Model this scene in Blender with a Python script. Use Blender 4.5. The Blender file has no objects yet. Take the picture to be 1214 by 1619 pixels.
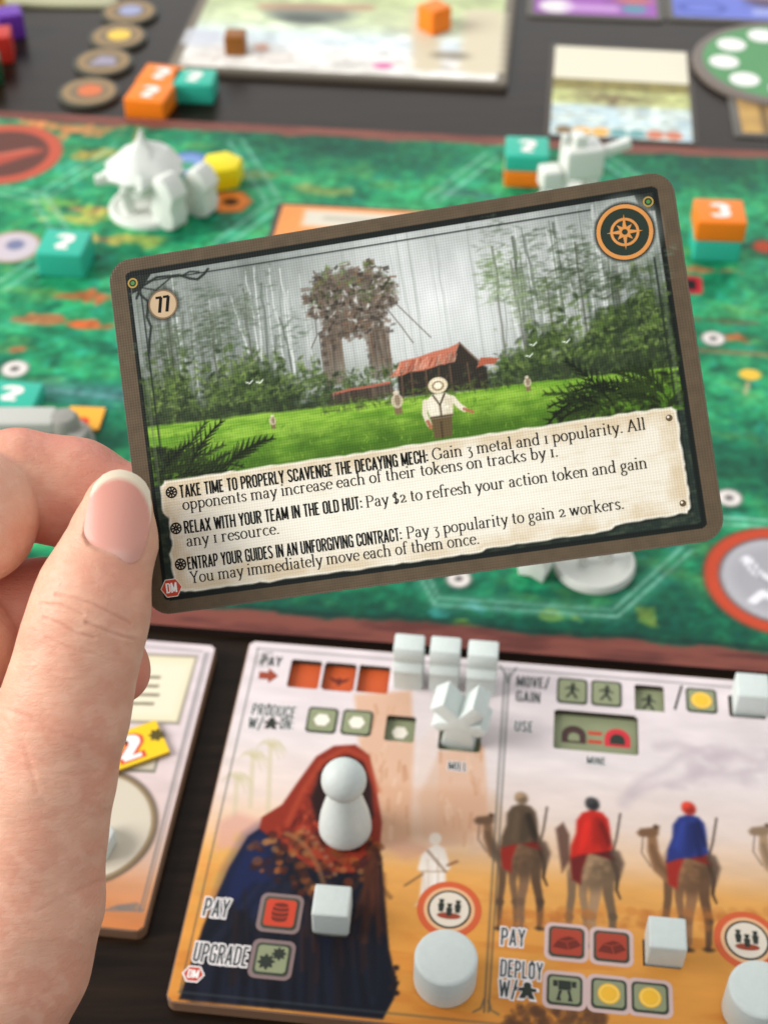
import bpy, bmesh, math, random
import numpy as np
R = math.radians
sc = bpy.context.scene

# ---------------------------------------------------------------- camera, world, lamps, exposure
CAM_H, PITCH = 35.0, 43.0                       # cm above the table, degrees below the horizon
cd = bpy.data.cameras.new('camera'); cam = bpy.data.objects.new('camera', cd); sc.collection.objects.link(cam)
cam.location = (0, 0, CAM_H * .01); cam.rotation_euler = (R(90 - PITCH), 0, 0)
cd.sensor_fit = 'VERTICAL'; cd.sensor_height = 36; cd.sensor_width = 27; cd.lens = 52
cd.clip_start = .01; cd.clip_end = 50
cd.dof.use_dof = True; cd.dof.focus_distance = .298; cd.dof.aperture_fstop = 19.5
sc.camera = cam

w = bpy.data.worlds.new('World'); sc.world = w; w.use_nodes = True
bg = w.node_tree.nodes['Background']; bg.inputs[0].default_value = (.96, .98, 1, 1); bg.inputs[1].default_value = .66

def lamp(name, loc, target, size, size_y, power, color):
    d = bpy.data.lights.new(name, 'AREA'); d.shape = 'RECTANGLE'; d.size = size; d.size_y = size_y; d.energy = power; d.color = color
    o = bpy.data.objects.new(name, d); sc.collection.objects.link(o); o.location = loc
    v = [t - l for t, l in zip(target, loc)]
    import mathutils
    o.rotation_euler = mathutils.Vector(v).to_track_quat('-Z', 'Y').to_euler()
    return o
lamp('window_light', (-2.1, .2, 1.3), (0, .3, .05), 1.4, 1.2, 66, (1, .98, .95))
lamp('far_fill_light', (.5, 3.2, 1.35), (0, .5, 0), 3.2, 1.5, 16, (1, .99, .96))  # added lamp without a seen source, brightens the far table's reflection

sc.render.engine = 'CYCLES'
sc.cycles.use_denoising = True
sc.cycles.max_bounces = 8
vs = sc.view_settings; vs.view_transform = 'Standard'; vs.look = 'None'; vs.exposure = 0.22; vs.gamma = 1; vs.use_curve_mapping = False

# ---------------------------------------------------------------- measuring: the photograph's pixels as rays from the camera
F_PX = 52 / 36 * 1619; PR = R(PITCH)
FW = np.array([0, math.cos(PR), -math.sin(PR)]); UP = np.array([0, math.sin(PR), math.cos(PR)]); RT = np.array([1., 0, 0]); EYE = np.array([0, 0, CAM_H])
def ray(x, y): return FW + (x - 607) / F_PX * RT - (y - 809.5) / F_PX * UP
def T(x, y, z=0.):                              # point at height z (cm) seen at that pixel
    r = ray(x, y); return EYE + r * ((z - CAM_H) / r[2])
def at(x, y, d): return EYE + ray(x, y) * d     # point at depth d (cm)

# ---------------------------------------------------------------- small helpers
def lin(c):
    c = np.asarray(c, float); c = c / 255. if c.max() > 1.001 else c
    return np.where(c <= .04045, c / 12.92, ((c + .055) / 1.055) ** 2.4)
MATS = {}
def mat(name, rgb=None, rough=.5, bump=0., bscale=60., attr=False, spec=.28, var=0., linen=0., sss=0.):
    if name in MATS: return MATS[name]
    m = bpy.data.materials.new(name); m.use_nodes = True; nt = m.node_tree; N = nt.nodes; L = nt.links
    b = N['Principled BSDF']; b.inputs['Roughness'].default_value = rough; b.inputs['Specular IOR Level'].default_value = spec
    tc = N.new('ShaderNodeTexCoord')
    src = None
    if attr:
        a = N.new('ShaderNodeAttribute'); a.attribute_name = 'Col'; src = a.outputs['Color']
    else:
        c = (*lin(rgb), 1); b.inputs['Base Color'].default_value = c
        if var:
            rg = N.new('ShaderNodeRGB'); rg.outputs[0].default_value = c; src = rg.outputs[0]
    if var and src:
        n = N.new('ShaderNodeTexNoise'); n.inputs['Scale'].default_value = bscale * .6; n.inputs['Detail'].default_value = 5
        L.new(tc.outputs['Object'], n.inputs['Vector'])
        mr = N.new('ShaderNodeMapRange'); mr.inputs[3].default_value = 1 - var; mr.inputs[4].default_value = 1 + var
        L.new(n.outputs[0], mr.inputs[0])
        mx = N.new('ShaderNodeVectorMath'); mx.operation = 'SCALE'; L.new(src, mx.inputs[0]); L.new(mr.outputs[0], mx.inputs[3]); src = mx.outputs[0]
    if linen:                                    # pressed linen weave of playing-card stock
        sx = N.new('ShaderNodeSeparateXYZ'); L.new(tc.outputs['Object'], sx.inputs[0])
        outs = []
        for k in (0, 1):
            mu = N.new('ShaderNodeMath'); mu.operation = 'MULTIPLY'; mu.inputs[1].default_value = 2 * math.pi / .00052; L.new(sx.outputs[k], mu.inputs[0])
            si = N.new('ShaderNodeMath'); si.operation = 'SINE'; L.new(mu.outputs[0], si.inputs[0]); outs.append(si)
        ad = N.new('ShaderNodeMath'); ad.operation = 'ADD'; L.new(outs[0].outputs[0], ad.inputs[0]); L.new(outs[1].outputs[0], ad.inputs[1])
        ns = N.new('ShaderNodeTexNoise'); ns.inputs['Scale'].default_value = 900; L.new(tc.outputs['Object'], ns.inputs['Vector'])
        a2 = N.new('ShaderNodeMath'); a2.operation = 'ADD'; L.new(ad.outputs[0], a2.inputs[0]); L.new(ns.outputs[0], a2.inputs[1])
        bp = N.new('ShaderNodeBump'); bp.inputs['Strength'].default_value = linen; bp.inputs['Distance'].default_value = .00006
        L.new(a2.outputs[0], bp.inputs['Height']); L.new(bp.outputs[0], b.inputs['Normal'])
        if src:
            mr = N.new('ShaderNodeMapRange'); mr.inputs[1].default_value = -2; mr.inputs[2].default_value = 2.; mr.inputs[3].default_value = .955; mr.inputs[4].default_value = 1.035
            L.new(ad.outputs[0], mr.inputs[0])
            mx = N.new('ShaderNodeVectorMath'); mx.operation = 'SCALE'; L.new(src, mx.inputs[0]); L.new(mr.outputs[0], mx.inputs[3]); src = mx.outputs[0]
    if bump:
        n = N.new('ShaderNodeTexNoise'); n.inputs['Scale'].default_value = bscale; n.inputs['Detail'].default_value = 6; L.new(tc.outputs['Object'], n.inputs['Vector'])
        bp = N.new('ShaderNodeBump'); bp.inputs['Strength'].default_value = bump; bp.inputs['Distance'].default_value = .0005
        L.new(n.outputs[0], bp.inputs['Height']); L.new(bp.outputs[0], b.inputs['Normal'])
    if src: L.new(src, b.inputs['Base Color'])
    if sss:
        b.inputs['Subsurface Weight'].default_value = sss; b.inputs['Subsurface Radius'].default_value = (1, .7, .5); b.inputs['Subsurface Scale'].default_value = .001
    MATS[name] = m; return m

def link(name, me, material, parent=None):
    o = bpy.data.objects.new(name, me); sc.collection.objects.link(o)
    if material: me.materials.append(material)
    if parent: o.parent = parent
    return o
def raw(name, V, Fc, material, parent=None, smooth=False, col=None):   # V in cm
    me = bpy.data.meshes.new(name); me.from_pydata((np.asarray(V, float) * .01).tolist(), [], [list(map(int, f)) for f in Fc]); me.update()
    if smooth:
        me.polygons.foreach_set('use_smooth', np.ones(len(me.polygons), bool)); me.set_sharp_from_angle(angle=R(38))
    if col is not None:
        a = me.color_attributes.new('Col', 'FLOAT_COLOR', 'POINT'); a.data.foreach_set('color', np.c_[np.asarray(col, float), np.ones(len(V))].astype('f').ravel())
    return link(name, me, material, parent)
def quads(name, V, Q, material, parent=None, col=None, smooth=False):  # big numpy meshes, V in cm
    me = bpy.data.meshes.new(name); V = np.asarray(V, 'f') * .01; Q = np.asarray(Q, 'i')
    me.vertices.add(len(V)); me.vertices.foreach_set('co', V.ravel())
    me.loops.add(Q.size); me.loops.foreach_set('vertex_index', Q.ravel())
    me.polygons.add(len(Q)); me.polygons.foreach_set('loop_start', np.arange(0, Q.size, 4, dtype='i'))
    if smooth: me.polygons.foreach_set('use_smooth', np.ones(len(Q), bool))
    me.update(calc_edges=True)
    if col is not None:
        a = me.color_attributes.new('Col', 'FLOAT_COLOR', 'POINT'); a.data.foreach_set('color', np.c_[col, np.ones(len(V))].astype('f').ravel())
    return link(name, me, material, parent)
def thing(name, label, cat, loc=(0, 0, 0), rz=0., group=None):
    o = bpy.data.objects.new(name, None); sc.collection.objects.link(o); o.empty_display_size = .01
    o.location = [c * .01 for c in loc]; o.rotation_euler = (0, 0, R(rz)); return tag(o, label, cat, group)
def tag(o, label, cat, group=None):
    o['label'] = label; o['category'] = cat
    if group: o['group'] = group
    return o
def place(o, loc, rz=0.): o.location = [c * .01 for c in loc]; o.rotation_euler = (0, 0, R(rz)); return o

def rrect(w, h, r, cx=0, cy=0, n=5):
    P = []
    for sx, sy, a0 in ((1, 1, 0), (-1, 1, 90), (-1, -1, 180), (1, -1, 270)):
        for k in range(n + 1):
            a = R(a0 + 90 * k / n); P.append((cx + sx * (w / 2 - r) + r * math.cos(a), cy + sy * (h / 2 - r) + r * math.sin(a)))
    return P
def ngon(cx, cy, r, n, a0=0, ry=None): return [(cx + r * math.cos(R(a0) + 2 * math.pi * k / n), cy + (ry or r) * math.sin(R(a0) + 2 * math.pi * k / n)) for k in range(n)]
def rot(P, a, o=(0, 0)):
    c, s = math.cos(R(a)), math.sin(R(a)); return [(o[0] + (x - o[0]) * c - (y - o[1]) * s, o[1] + (x - o[0]) * s + (y - o[1]) * c) for x, y in P]
def shrink(P, d):                                # inset an outline (counter-clockwise) by d
    P = np.asarray(P, float); e = np.roll(P, -1, 0) - P; L_ = np.maximum(np.linalg.norm(e, axis=1), 1e-9)[:, None]; nrm = np.c_[-e[:, 1], e[:, 0]] / L_
    b = nrm + np.roll(nrm, 1, 0); b /= np.maximum((b * b).sum(1), .35)[:, None] / 2
    return P + b * d
def prism_vf(P, z0, z1, bev=0., both=False):     # extruded outline with rounded-over upper edge
    P = np.asarray(P, float); rings = [(P, z0)]
    if both and bev: rings = [(shrink(P, bev), z0), (shrink(P, bev * .3), z0 + bev * .3), (P, z0 + bev)]
    if bev: rings += [(P, z1 - bev), (shrink(P, bev * .3), z1 - bev * .3), (shrink(P, bev), z1)]
    else: rings += [(P, z1)]
    n = len(P); V = np.vstack([np.c_[p, np.full(n, z)] for p, z in rings]); Fc = []
    for k in range(len(rings) - 1):
        for i in range(n):
            j = (i + 1) % n; Fc.append((k * n + i, k * n + j, (k + 1) * n + j, (k + 1) * n + i))
    Fc.append(tuple(range(n - 1, -1, -1))); Fc.append(tuple(range((len(rings) - 1) * n, len(rings) * n)))
    return V, Fc
def prism(name, P, z0, z1, material, parent=None, bev=0., both=False):
    V, Fc = prism_vf(P, z0, z1, bev, both); return raw(name, V, Fc, material, parent, smooth=True)
def sheet(name, P, z, material, parent):         # flat printed or glued patch
    P = np.asarray(P, float); return raw(name, np.c_[P, np.full(len(P), z)], [range(len(P))], material, parent)
def lathe(name, prof, material, parent=None, n=40):
    V = []; Fc = []
    for r, z in prof:
        for k in range(n): V.append((r * math.cos(2 * math.pi * k / n), r * math.sin(2 * math.pi * k / n), z))
    m = len(prof)
    for k in range(m - 1):
        for i in range(n):
            j = (i + 1) % n; Fc.append((k * n + i, k * n + j, (k + 1) * n + j, (k + 1) * n + i))
    Fc.append(tuple(range(n - 1, -1, -1))); Fc.append(tuple(range((m - 1) * n, m * n)))
    return raw(name, V, Fc, material, parent, smooth=True)
def merge(parts):
    V = []; Fc = []; n = 0
    for v, f in parts:
        V.append(np.asarray(v, float)); Fc += [tuple(i + n for i in q) for q in f]; n += len(v)
    return np.vstack(V), Fc
def box_vf(cx, cy, cz, sx, sy, sz, bev=.06, rz=0, tilt=None):
    bm = bmesh.new(); bmesh.ops.create_cube(bm, size=1)
    for v in bm.verts: v.co.x *= sx; v.co.y *= sy; v.co.z *= sz
    if bev: bmesh.ops.bevel(bm, geom=bm.edges[:], offset=bev, segments=3, profile=.6, affect='EDGES')
    import mathutils
    M = mathutils.Matrix.Translation((cx, cy, cz)) @ mathutils.Euler((R(tilt[0]) if tilt else 0, R(tilt[1]) if tilt else 0, R(rz))).to_matrix().to_4x4()
    bm.transform(M); bm.verts.index_update()
    V = [tuple(v.co) for v in bm.verts]; Fc = [tuple(v.index for v in f.verts) for f in bm.faces]; bm.free(); return V, Fc
def box(name, c, s, material, parent=None, bev=.06, rz=0, tilt=None):
    V, Fc = box_vf(*c, *s, bev, rz, tilt); return raw(name, V, Fc, material, parent, smooth=True)

# ---------------------------------------------------------------- a painter for printed sheets (colours per vertex of a fine grid)
RNG = np.random.default_rng(7)
LAT = RNG.random((256, 256))
def vnoise(u, v):
    iu = np.floor(u).astype(int); iv = np.floor(v).astype(int); fu = u - iu; fv = v - iv
    fu = fu * fu * (3 - 2 * fu); fv = fv * fv * (3 - 2 * fv); g = lambda a, b: LAT[a & 255, b & 255]
    return (g(iu, iv) * (1 - fu) + g(iu + 1, iv) * fu) * (1 - fv) + (g(iu, iv + 1) * (1 - fu) + g(iu + 1, iv + 1) * fu) * fv
def fbm(u, v, s, o=4, seed=0):
    r = 0; a = .5; t = 0
    for k in range(o):
        r = r + a * vnoise(u * s + 17.3 * k + seed * 7.7, v * s + 9.1 * k + seed * 3.3); t += a; a *= .5; s *= 2.03
    return r / t
def seg_d(U, V, a, b):
    ax, ay = a; bx, by = b; dx = bx - ax; dy = by - ay; l2 = dx * dx + dy * dy + 1e-12
    t = np.clip(((U - ax) * dx + (V - ay) * dy) / l2, 0, 1); return np.hypot(U - ax - t * dx, V - ay - t * dy), t
class Paint:
    def __init__(s, u0, v0, u1, v1, step):
        s.nx = int(round((u1 - u0) / step)) + 1; s.ny = int(round((v1 - v0) / step)) + 1
        s.u = np.linspace(u0, u1, s.nx); s.v = np.linspace(v0, v1, s.ny); s.U, s.V = np.meshgrid(s.u, s.v); s.st = step
        s.c = np.zeros((s.ny, s.nx, 3))
    def win(s, u0, v0, u1, v1):
        i0, i1 = np.searchsorted(s.u, (u0, u1)); j0, j1 = np.searchsorted(s.v, (v0, v1)); return (slice(j0, j1), slice(i0, i1))
    def put(s, w_, cov, col):
        col = np.asarray(col, float); col = col / 255. if col.max() > 1.001 else col
        s.c[w_] = s.c[w_] * (1 - cov[..., None]) + col * cov[..., None]
    def mask(s, m, col): s.put((slice(None), slice(None)), np.clip(m, 0, 1), col)
    def poly(s, P, col, a=1., soft=None):
        P = np.asarray(P, float); f = soft or s.st; w_ = s.win(*(P.min(0) - f), *(P.max(0) + f)); U = s.U[w_]; V = s.V[w_]
        if U.size == 0: return
        ins = np.zeros(U.shape, bool); d = np.full(U.shape, 1e9); n = len(P)
        for i in range(n):
            (x0, y0), (x1, y1) = P[i], P[(i + 1) % n]; d = np.minimum(d, seg_d(U, V, P[i], P[(i + 1) % n])[0])
            if y0 != y1: ins ^= ((y0 > V) != (y1 > V)) & (U < (x1 - x0) * (V - y0) / (y1 - y0) + x0)
        s.put(w_, np.clip(np.where(ins, d, -d) / f + .5, 0, 1) * a, col)
    def ell(s, cx, cy, rx, ry, col, a=1., ang=0, soft=None, ring=None):
        f = soft or s.st; m = max(rx, ry) + f; w_ = s.win(cx - m, cy - m, cx + m, cy + m); U = s.U[w_] - cx; V = s.V[w_] - cy
        if U.size == 0: return
        c_, s_ = math.cos(R(ang)), math.sin(R(ang)); x = U * c_ + V * s_; y = -U * s_ + V * c_
        q = np.hypot(x / rx, y / ry); d = (1 - q) * min(rx, ry)
        if ring: d = np.minimum(d, ring - d)
        s.put(w_, np.clip(d / f + .5, 0, 1) * a, col)
    def line(s, P, wd, col, a=1., soft=None, w2=None):
        P = np.asarray(P, float); f = soft or s.st; m = max(wd, w2 or 0) / 2 + f; w_ = s.win(*(P.min(0) - m), *(P.max(0) + m)); U = s.U[w_]; V = s.V[w_]
        if U.size == 0: return
        best = np.full(U.shape, -1e9); n = len(P) - 1
        for i in range(n):
            d, t = seg_d(U, V, P[i], P[i + 1]); r = wd / 2 + ((w2 if w2 is not None else wd) - wd) / 2 * (i + t) / n; best = np.maximum(best, r - d)
        s.put(w_, np.clip(best / f + .5, 0, 1) * a, col)
    def build(s, name, z, material, parent, keep=None):
        V = np.c_[s.U.ravel(), s.V.ravel(), np.full(s.U.size, z)]
        i = np.arange(s.nx * s.ny).reshape(s.ny, s.nx); Q = np.stack([i[:-1, :-1], i[:-1, 1:], i[1:, 1:], i[1:, :-1]], -1)
        if keep is not None:
            uc = (s.U[:-1, :-1] + s.U[1:, 1:]) / 2; vc = (s.V[:-1, :-1] + s.V[1:, 1:]) / 2; Q = Q[keep(uc, vc)]
        return quads(name, V, Q.reshape(-1, 4), material, parent, col=lin(np.clip(s.c, 0, 1).reshape(-1, 3) * .9999))
def in_rrect(u, v, x0, y0, x1, y1, r):
    dx = np.maximum(np.maximum(x0 + r - u, u - x1 + r), 0); dy = np.maximum(np.maximum(y0 + r - v, v - y1 + r), 0)
    return (np.hypot(dx, dy) <= r) & (u >= x0) & (u <= x1) & (v >= y0) & (v <= y1)

# ---------------------------------------------------------------- two little stroke alphabets: a condensed poster face and a book serif
def AR(cx, cy, rx, ry, a0, a1, n=12): return [(cx + rx * math.cos(R(a0 + (a1 - a0) * k / n)), cy + ry * math.sin(R(a0 + (a1 - a0) * k / n))) for k in range(n + 1)]
def bowl(x0, y0, x1, y1, a0, a1):                # tall rounded rectangle run from angle a0 to a1
    r = (x1 - x0) / 2; cx = (x0 + x1) / 2; P = []
    for k in range(25):
        a = a0 + (a1 - a0) * k / 24; P.append((cx + r * math.cos(R(a)), (y1 - r if math.sin(R(a)) > 0 else y0 + r) + r * math.sin(R(a))))
    return P
O_ = [bowl(.06, .06, .34, .94, 90, 450)]
CAPS = {
 'A': (.42, [[(.05, 0), (.21, .97)], [(.37, 0), (.21, .97)], [(.1, .27), (.32, .27)]]),
 'B': (.40, [[(.06, 0), (.06, 1)], [(.06, .94), (.2, .94)] + AR(.2, .735, .13, .205, 90, -90) + [(.06, .53)], [(.2, .53)] + AR(.2, .295, .14, .235, 90, -90) + [(.06, .06)]]),
 'C': (.39, [[(.34, .64)] + bowl(.06, .06, .34, .94, 2, 358) + [(.34, .36)]]),
 'D': (.40, [[(.06, 0), (.06, 1)], [(.06, .94), (.18, .94)] + AR(.18, .78, .16, .16, 90, 0) + AR(.18, .22, .16, .16, 0, -90) + [(.06, .06)]]),
 'E': (.33, [[(.06, 0), (.06, 1)], [(.06, .94), (.31, .94)], [(.06, .52), (.27, .52)], [(.06, .06), (.31, .06)]]),
 'F': (.32, [[(.06, 0), (.06, 1)], [(.06, .94), (.31, .94)], [(.06, .5), (.27, .5)]]),
 'G': (.40, [[(.34, .68)] + bowl(.06, .06, .34, .94, 2, 358) + [(.34, .47)], [(.34, .47), (.2, .47)], [(.34, 0), (.34, .4)]]),
 'H': (.42, [[(.06, 0), (.06, 1)], [(.36, 0), (.36, 1)], [(.06, .52), (.36, .52)]]),
 'I': (.13, [[(.065, 0), (.065, 1)]]),
 'K': (.41, [[(.06, 0), (.06, 1)], [(.1, .42), (.36, 1)], [(.17, .58), (.37, 0)]]),
 'L': (.31, [[(.06, 0), (.06, 1)], [(.06, .06), (.3, .06)]]),
 'M': (.52, [[(.06, 0), (.06, 1)], [(.46, 0), (.46, 1)], [(.07, .97), (.26, .1)], [(.45, .97), (.26, .1)]]),
 'N': (.43, [[(.06, 0), (.06, 1)], [(.37, 0), (.37, 1)], [(.07, .97), (.36, .03)]]),
 'O': (.40, O_),
 'P': (.39, [[(.06, 0), (.06, 1)], [(.06, .94), (.2, .94)] + AR(.2, .7, .14, .24, 90, -90) + [(.06, .46)]]),
 'R': (.40, [[(.06, 0), (.06, 1)], [(.06, .94), (.2, .94)] + AR(.2, .72, .14, .22, 90, -90) + [(.06, .5)], [(.2, .5), (.35, 0)]]),
 'S': (.38, [AR(.19, .8, .13, .14, 0, 90) + AR(.19, .76, .135, .18, 90, 200) + [(.12, .58), (.26, .42)] + AR(.19, .24, .135, .18, 20, -90) + AR(.19, .2, .13, .14, -90, -180)]),
 'T': (.36, [[(.18, 0), (.18, 1)], [(.01, .94), (.35, .94)]]),
 'U': (.40, [[(.06, 1)] + bowl(.06, .06, .34, 1.3, 182, 358) + [(.34, 1)]]),
 'V': (.40, [[(.04, 1), (.2, .03)], [(.36, 1), (.2, .03)]]),
 'W': (.58, [[(.04, 1), (.16, .03)], [(.29, .9), (.16, .03)], [(.29, .9), (.42, .03)], [(.54, 1), (.42, .03)]]),
 'X': (.40, [[(.04, 1), (.36, 0)], [(.36, 1), (.04, 0)]]),
 'Y': (.39, [[(.03, 1), (.195, .46)], [(.36, 1), (.195, .46)], [(.195, 0), (.195, .48)]]),
 ':': (.16, [[(.08, .1), (.08, .22)], [(.08, .52), (.08, .64)]]),
 '/': (.34, [[(.05, -.08), (.29, 1.08)]]),
 '7': (.36, [[(.02, .93), (.34, .93)], [(.31, .93), (.14, 0)]]),
 '2': (.40, [AR(.2, .74, .14, .2, 175, 0) + [(.33, .6), (.08, .1)], [(.05, .06), (.37, .06)]]),
 '3': (.40, [AR(.19, .74, .14, .2, 165, -80), AR(.19, .28, .15, .22, 80, -165)]),
 ' ': (.17, []), }
def st(x, y0, y1, top='f', bot='s', w=.19):      # a serif stem
    s = [[(x, y0), (x, y1)]]
    if 's' in bot: s.append([(x - w, y0 + .02), (x + w, y0 + .02)])
    if top == 'f': s.append([(x - w, y1 - .09), (x, y1 - .02)])
    if top == 's': s.append([(x - w, y1 - .02), (x + w, y1 - .02)])
    return s
SERIF = {
 'a': (.86, [AR(.38, .73, .24, .25, 165, 0) + [(.62, .18)] + AR(.74, .16, .12, .13, 180, 300, 6), AR(.34, .28, .24, .26, 75, 330), [(.6, .56), (.4, .54)], [(.16, .74), (.17, .82)]]),
 'b': (.95, st(.2, .04, 1.6, 'f', '') + [AR(.5, .5, .33, .48, 140, -140)]),
 'c': (.80, [AR(.46, .5, .36, .48, 52, 318), [(.66, .8), (.68, .88)]]),
 'd': (1.0, st(.76, .0, 1.6, 'f', '') + [AR(.44, .5, .34, .48, 40, 320), [(.76, .03), (.95, .05)]]),
 'e': (.82, [[(.1, .54), (.78, .54)], AR(.45, .5, .36, .48, 5, 318)]),
 'f': (.58, st(.24, 0, 1.25, '', 's') + [AR(.47, 1.25, .23, .32, 180, 40), [(.08, .97), (.5, .97)], [(.62, 1.42), (.63, 1.5)]]),
 'g': (.86, [AR(.4, .66, .27, .32, 0, 360), AR(.4, -.25, .33, .26, 0, 360), [(.28, .37), (.18, .2), (.3, .06), (.6, .02)], [(.6, .9), (.82, .98)]]),
 'h': (1.04, st(.2, 0, 1.6) + [AR(.5, .66, .3, .32, 165, 0) + [(.8, .0)], [(.61, .02), (.99, .02)]]),
 'i': (.46, st(.22, 0, 1.0) + [[(.2, 1.34), (.2, 1.5)], [(.24, 1.34), (.24, 1.5)]]),
 'k': (.98, st(.2, 0, 1.6) + [[(.72, .97), (.22, .42)], [(.42, .6), (.82, .02)], [(.56, .98), (.9, .98)], [(.66, .02), (.98, .02)]]),
 'l': (.46, st(.22, 0, 1.6)),
 'm': (1.56, st(.2, 0, 1.0) + [AR(.47, .66, .27, .32, 165, 0) + [(.74, 0)], AR(1.03, .66, .28, .32, 165, 0) + [(1.31, 0)], [(.57, .02), (.91, .02)], [(1.13, .02), (1.5, .02)]]),
 'n': (1.04, st(.2, 0, 1.0) + [AR(.5, .66, .3, .32, 165, 0) + [(.8, .0)], [(.61, .02), (.99, .02)]]),
 'o': (.92, [AR(.46, .5, .37, .48, 0, 360, 24)]),
 'p': (.97, st(.2, -.52, 1.0) + [AR(.52, .5, .34, .48, 140, -140)]),
 'r': (.74, st(.2, 0, 1.0) + [AR(.46, .72, .24, .26, 170, 60), [(.6, .84), (.61, .94)]]),
 's': (.70, [AR(.35, .74, .22, .24, 30, 200) + [(.2, .6), (.5, .42)] + AR(.34, .25, .24, .23, 30, -155), [(.56, .8), (.57, .93)], [(.11, .07), (.12, .2)]]),
 't': (.60, [[(.26, 1.32), (.26, .22)] + AR(.42, .2, .16, .17, 180, 310, 6), [(.06, .97), (.52, .97)]]),
 'u': (1.04, [[(.2, .98), (.2, .34)] + AR(.48, .32, .28, .3, 180, 345), [(.78, .98), (.78, 0)], [(.03, .96), (.2, .96)], [(.6, .96), (.78, .96)], [(.78, .03), (.98, .05)]]),
 'v': (.90, [[(.12, .98), (.46, .02)], [(.8, .98), (.46, .02)], [(0, .98), (.3, .98)], [(.62, .98), (.94, .98)]]),
 'w': (1.32, [[(.12, .98), (.4, .02)], [(.67, .96), (.4, .02)], [(.64, .98), (.92, .02)], [(1.22, .98), (.92, .02)], [(0, .98), (.3, .98)], [(1.04, .98), (1.36, .98)]]),
 'y': (.90, [[(.12, .98), (.48, .02)], [(.82, .98), (.4, -.26), (.3, -.44), (.14, -.46)], [(0, .98), (.3, .98)], [(.64, .98), (.96, .98)]]),
 'A': (1.28, [[(.16, .02), (.62, 1.5)], [(.6, 1.52), (1.1, .02)], [(.34, .5), (.92, .5)], [(0, .02), (.34, .02)], [(.9, .02), (1.3, .02)]]),
 'G': (1.36, [AR(.68, .75, .58, .74, 48, 330), [(1.16, .62), (1.16, .1)], [(.96, .62), (1.34, .62)], [(1.1, 1.1), (1.12, 1.4)]]),
 'P': (1.10, st(.24, 0, 1.5, 's', 's') + [[(.24, 1.48), (.55, 1.48)] + AR(.58, 1.1, .4, .38, 90, -90) + [(.24, .72)]]),
 'Y': (1.22, [[(.18, 1.48), (.62, .66)], [(1.06, 1.48), (.62, .66)], [(.62, .66), (.62, 0)], [(.4, .02), (.86, .02)], [(0, 1.48), (.4, 1.48)], [(.88, 1.48), (1.26, 1.48)]]),
 '1': (.55, st(.27, 0, 1.0, 's', 's')),
 '2': (.84, [AR(.4, .68, .27, .3, 170, 0) + [(.6, .5), (.14, .08)], [(.1, .05), (.74, .05)], [(.74, .05), (.78, .24)]]),
 '3': (.80, [[(.12, .95), (.64, .95), (.34, .5)], AR(.36, .05, .32, .43, 95, -120)]),
 '$': (.86, [AR(.42, 1.0, .27, .32, 30, 200) + [(.22, .84), (.62, .52)] + AR(.42, .36, .28, .34, 30, -155), [(.42, -.1), (.42, 1.5)]]),
 '.': (.38, [[(.17, 0), (.17, .16)], [(.21, 0), (.21, .16)]]),
 ' ': (.42, []), }
def stroke(P, tv, th, z, cap=0.):                # ribbon along a polyline; verticals tv thick, horizontals th
    P = np.asarray(P, float); d = np.gradient(P, axis=0) if len(P) > 2 else np.repeat((P[1:] - P[:1]), len(P), 0)
    d /= np.maximum(np.linalg.norm(d, axis=1), 1e-9)[:, None]
    if cap: P = P.copy(); P[0] -= d[0] * cap; P[-1] += d[-1] * cap
    t = th + (tv - th) * np.abs(d[:, 1]) ** 1.3; nrm = np.c_[-d[:, 1], d[:, 0]] * (t / 2)[:, None]
    V = np.vstack([np.c_[P + nrm, np.full(len(P), z)], np.c_[P - nrm, np.full(len(P), z)]]); n = len(P)
    return V, [(i, n + i, n + i + 1, i + 1) for i in range(n - 1)]
def write(name, text, font, x0, x1, y, hgt, z, material, parent, tv=.15, th=.13, track=.045, cap=0., ang=0., fit=True, grow=0.):
    parts = []; x = 0; k = 0
    for ch in text:
        adv, S = font[ch]
        for s_ in S:
            if len(s_) < 2: continue
            V, Fc = stroke([(px + x, py) for px, py in s_], tv + grow, th + grow, 0, cap + grow / 2); V[:, 2] = z + (k % 6) * .00025; k += 1; parts.append((V, Fc))
        x += adv + track
    V, Fc = merge(parts); tot = x - track
    sx = (x1 - x0) / tot if fit else hgt
    V[:, 0] *= sx; V[:, 1] *= hgt
    if ang: V[:, :2] = rot(V[:, :2], ang)
    V[:, 0] += x0; V[:, 1] += y
    return raw(name, V, Fc, material, parent)

# ---------------------------------------------------------------- the table
def table_material():
    m = bpy.data.materials.new('dark stained wood'); m.use_nodes = True; N = m.node_tree.nodes; L = m.node_tree.links; b = N['Principled BSDF']
    tc = N.new('ShaderNodeTexCoord'); mp = N.new('ShaderNodeMapping'); mp.inputs['Scale'].default_value = (6, 90, 6); L.new(tc.outputs['Object'], mp.inputs[0])
    n = N.new('ShaderNodeTexNoise'); n.inputs['Scale'].default_value = 3; n.inputs['Detail'].default_value = 9; n.inputs['Roughness'].default_value = .65; L.new(mp.outputs[0], n.inputs['Vector'])
    cr = N.new('ShaderNodeValToRGB'); cr.color_ramp.elements[0].color = (.005, .003, .002, 1); cr.color_ramp.elements[1].color = (.024, .0135, .0075, 1)
    cr.color_ramp.elements[0].position = .3; cr.color_ramp.elements[1].position = .75; L.new(n.outputs[0], cr.inputs[0]); L.new(cr.outputs[0], b.inputs['Base Color'])
    bp = N.new('ShaderNodeBump'); bp.inputs['Strength'].default_value = .12; bp.inputs['Distance'].default_value = .0006; L.new(n.outputs[0], bp.inputs['Height']); L.new(bp.outputs[0], b.inputs['Normal'])
    b.inputs['Roughness'].default_value = .3; b.inputs['Specular IOR Level'].default_value = .14
    return m
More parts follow.
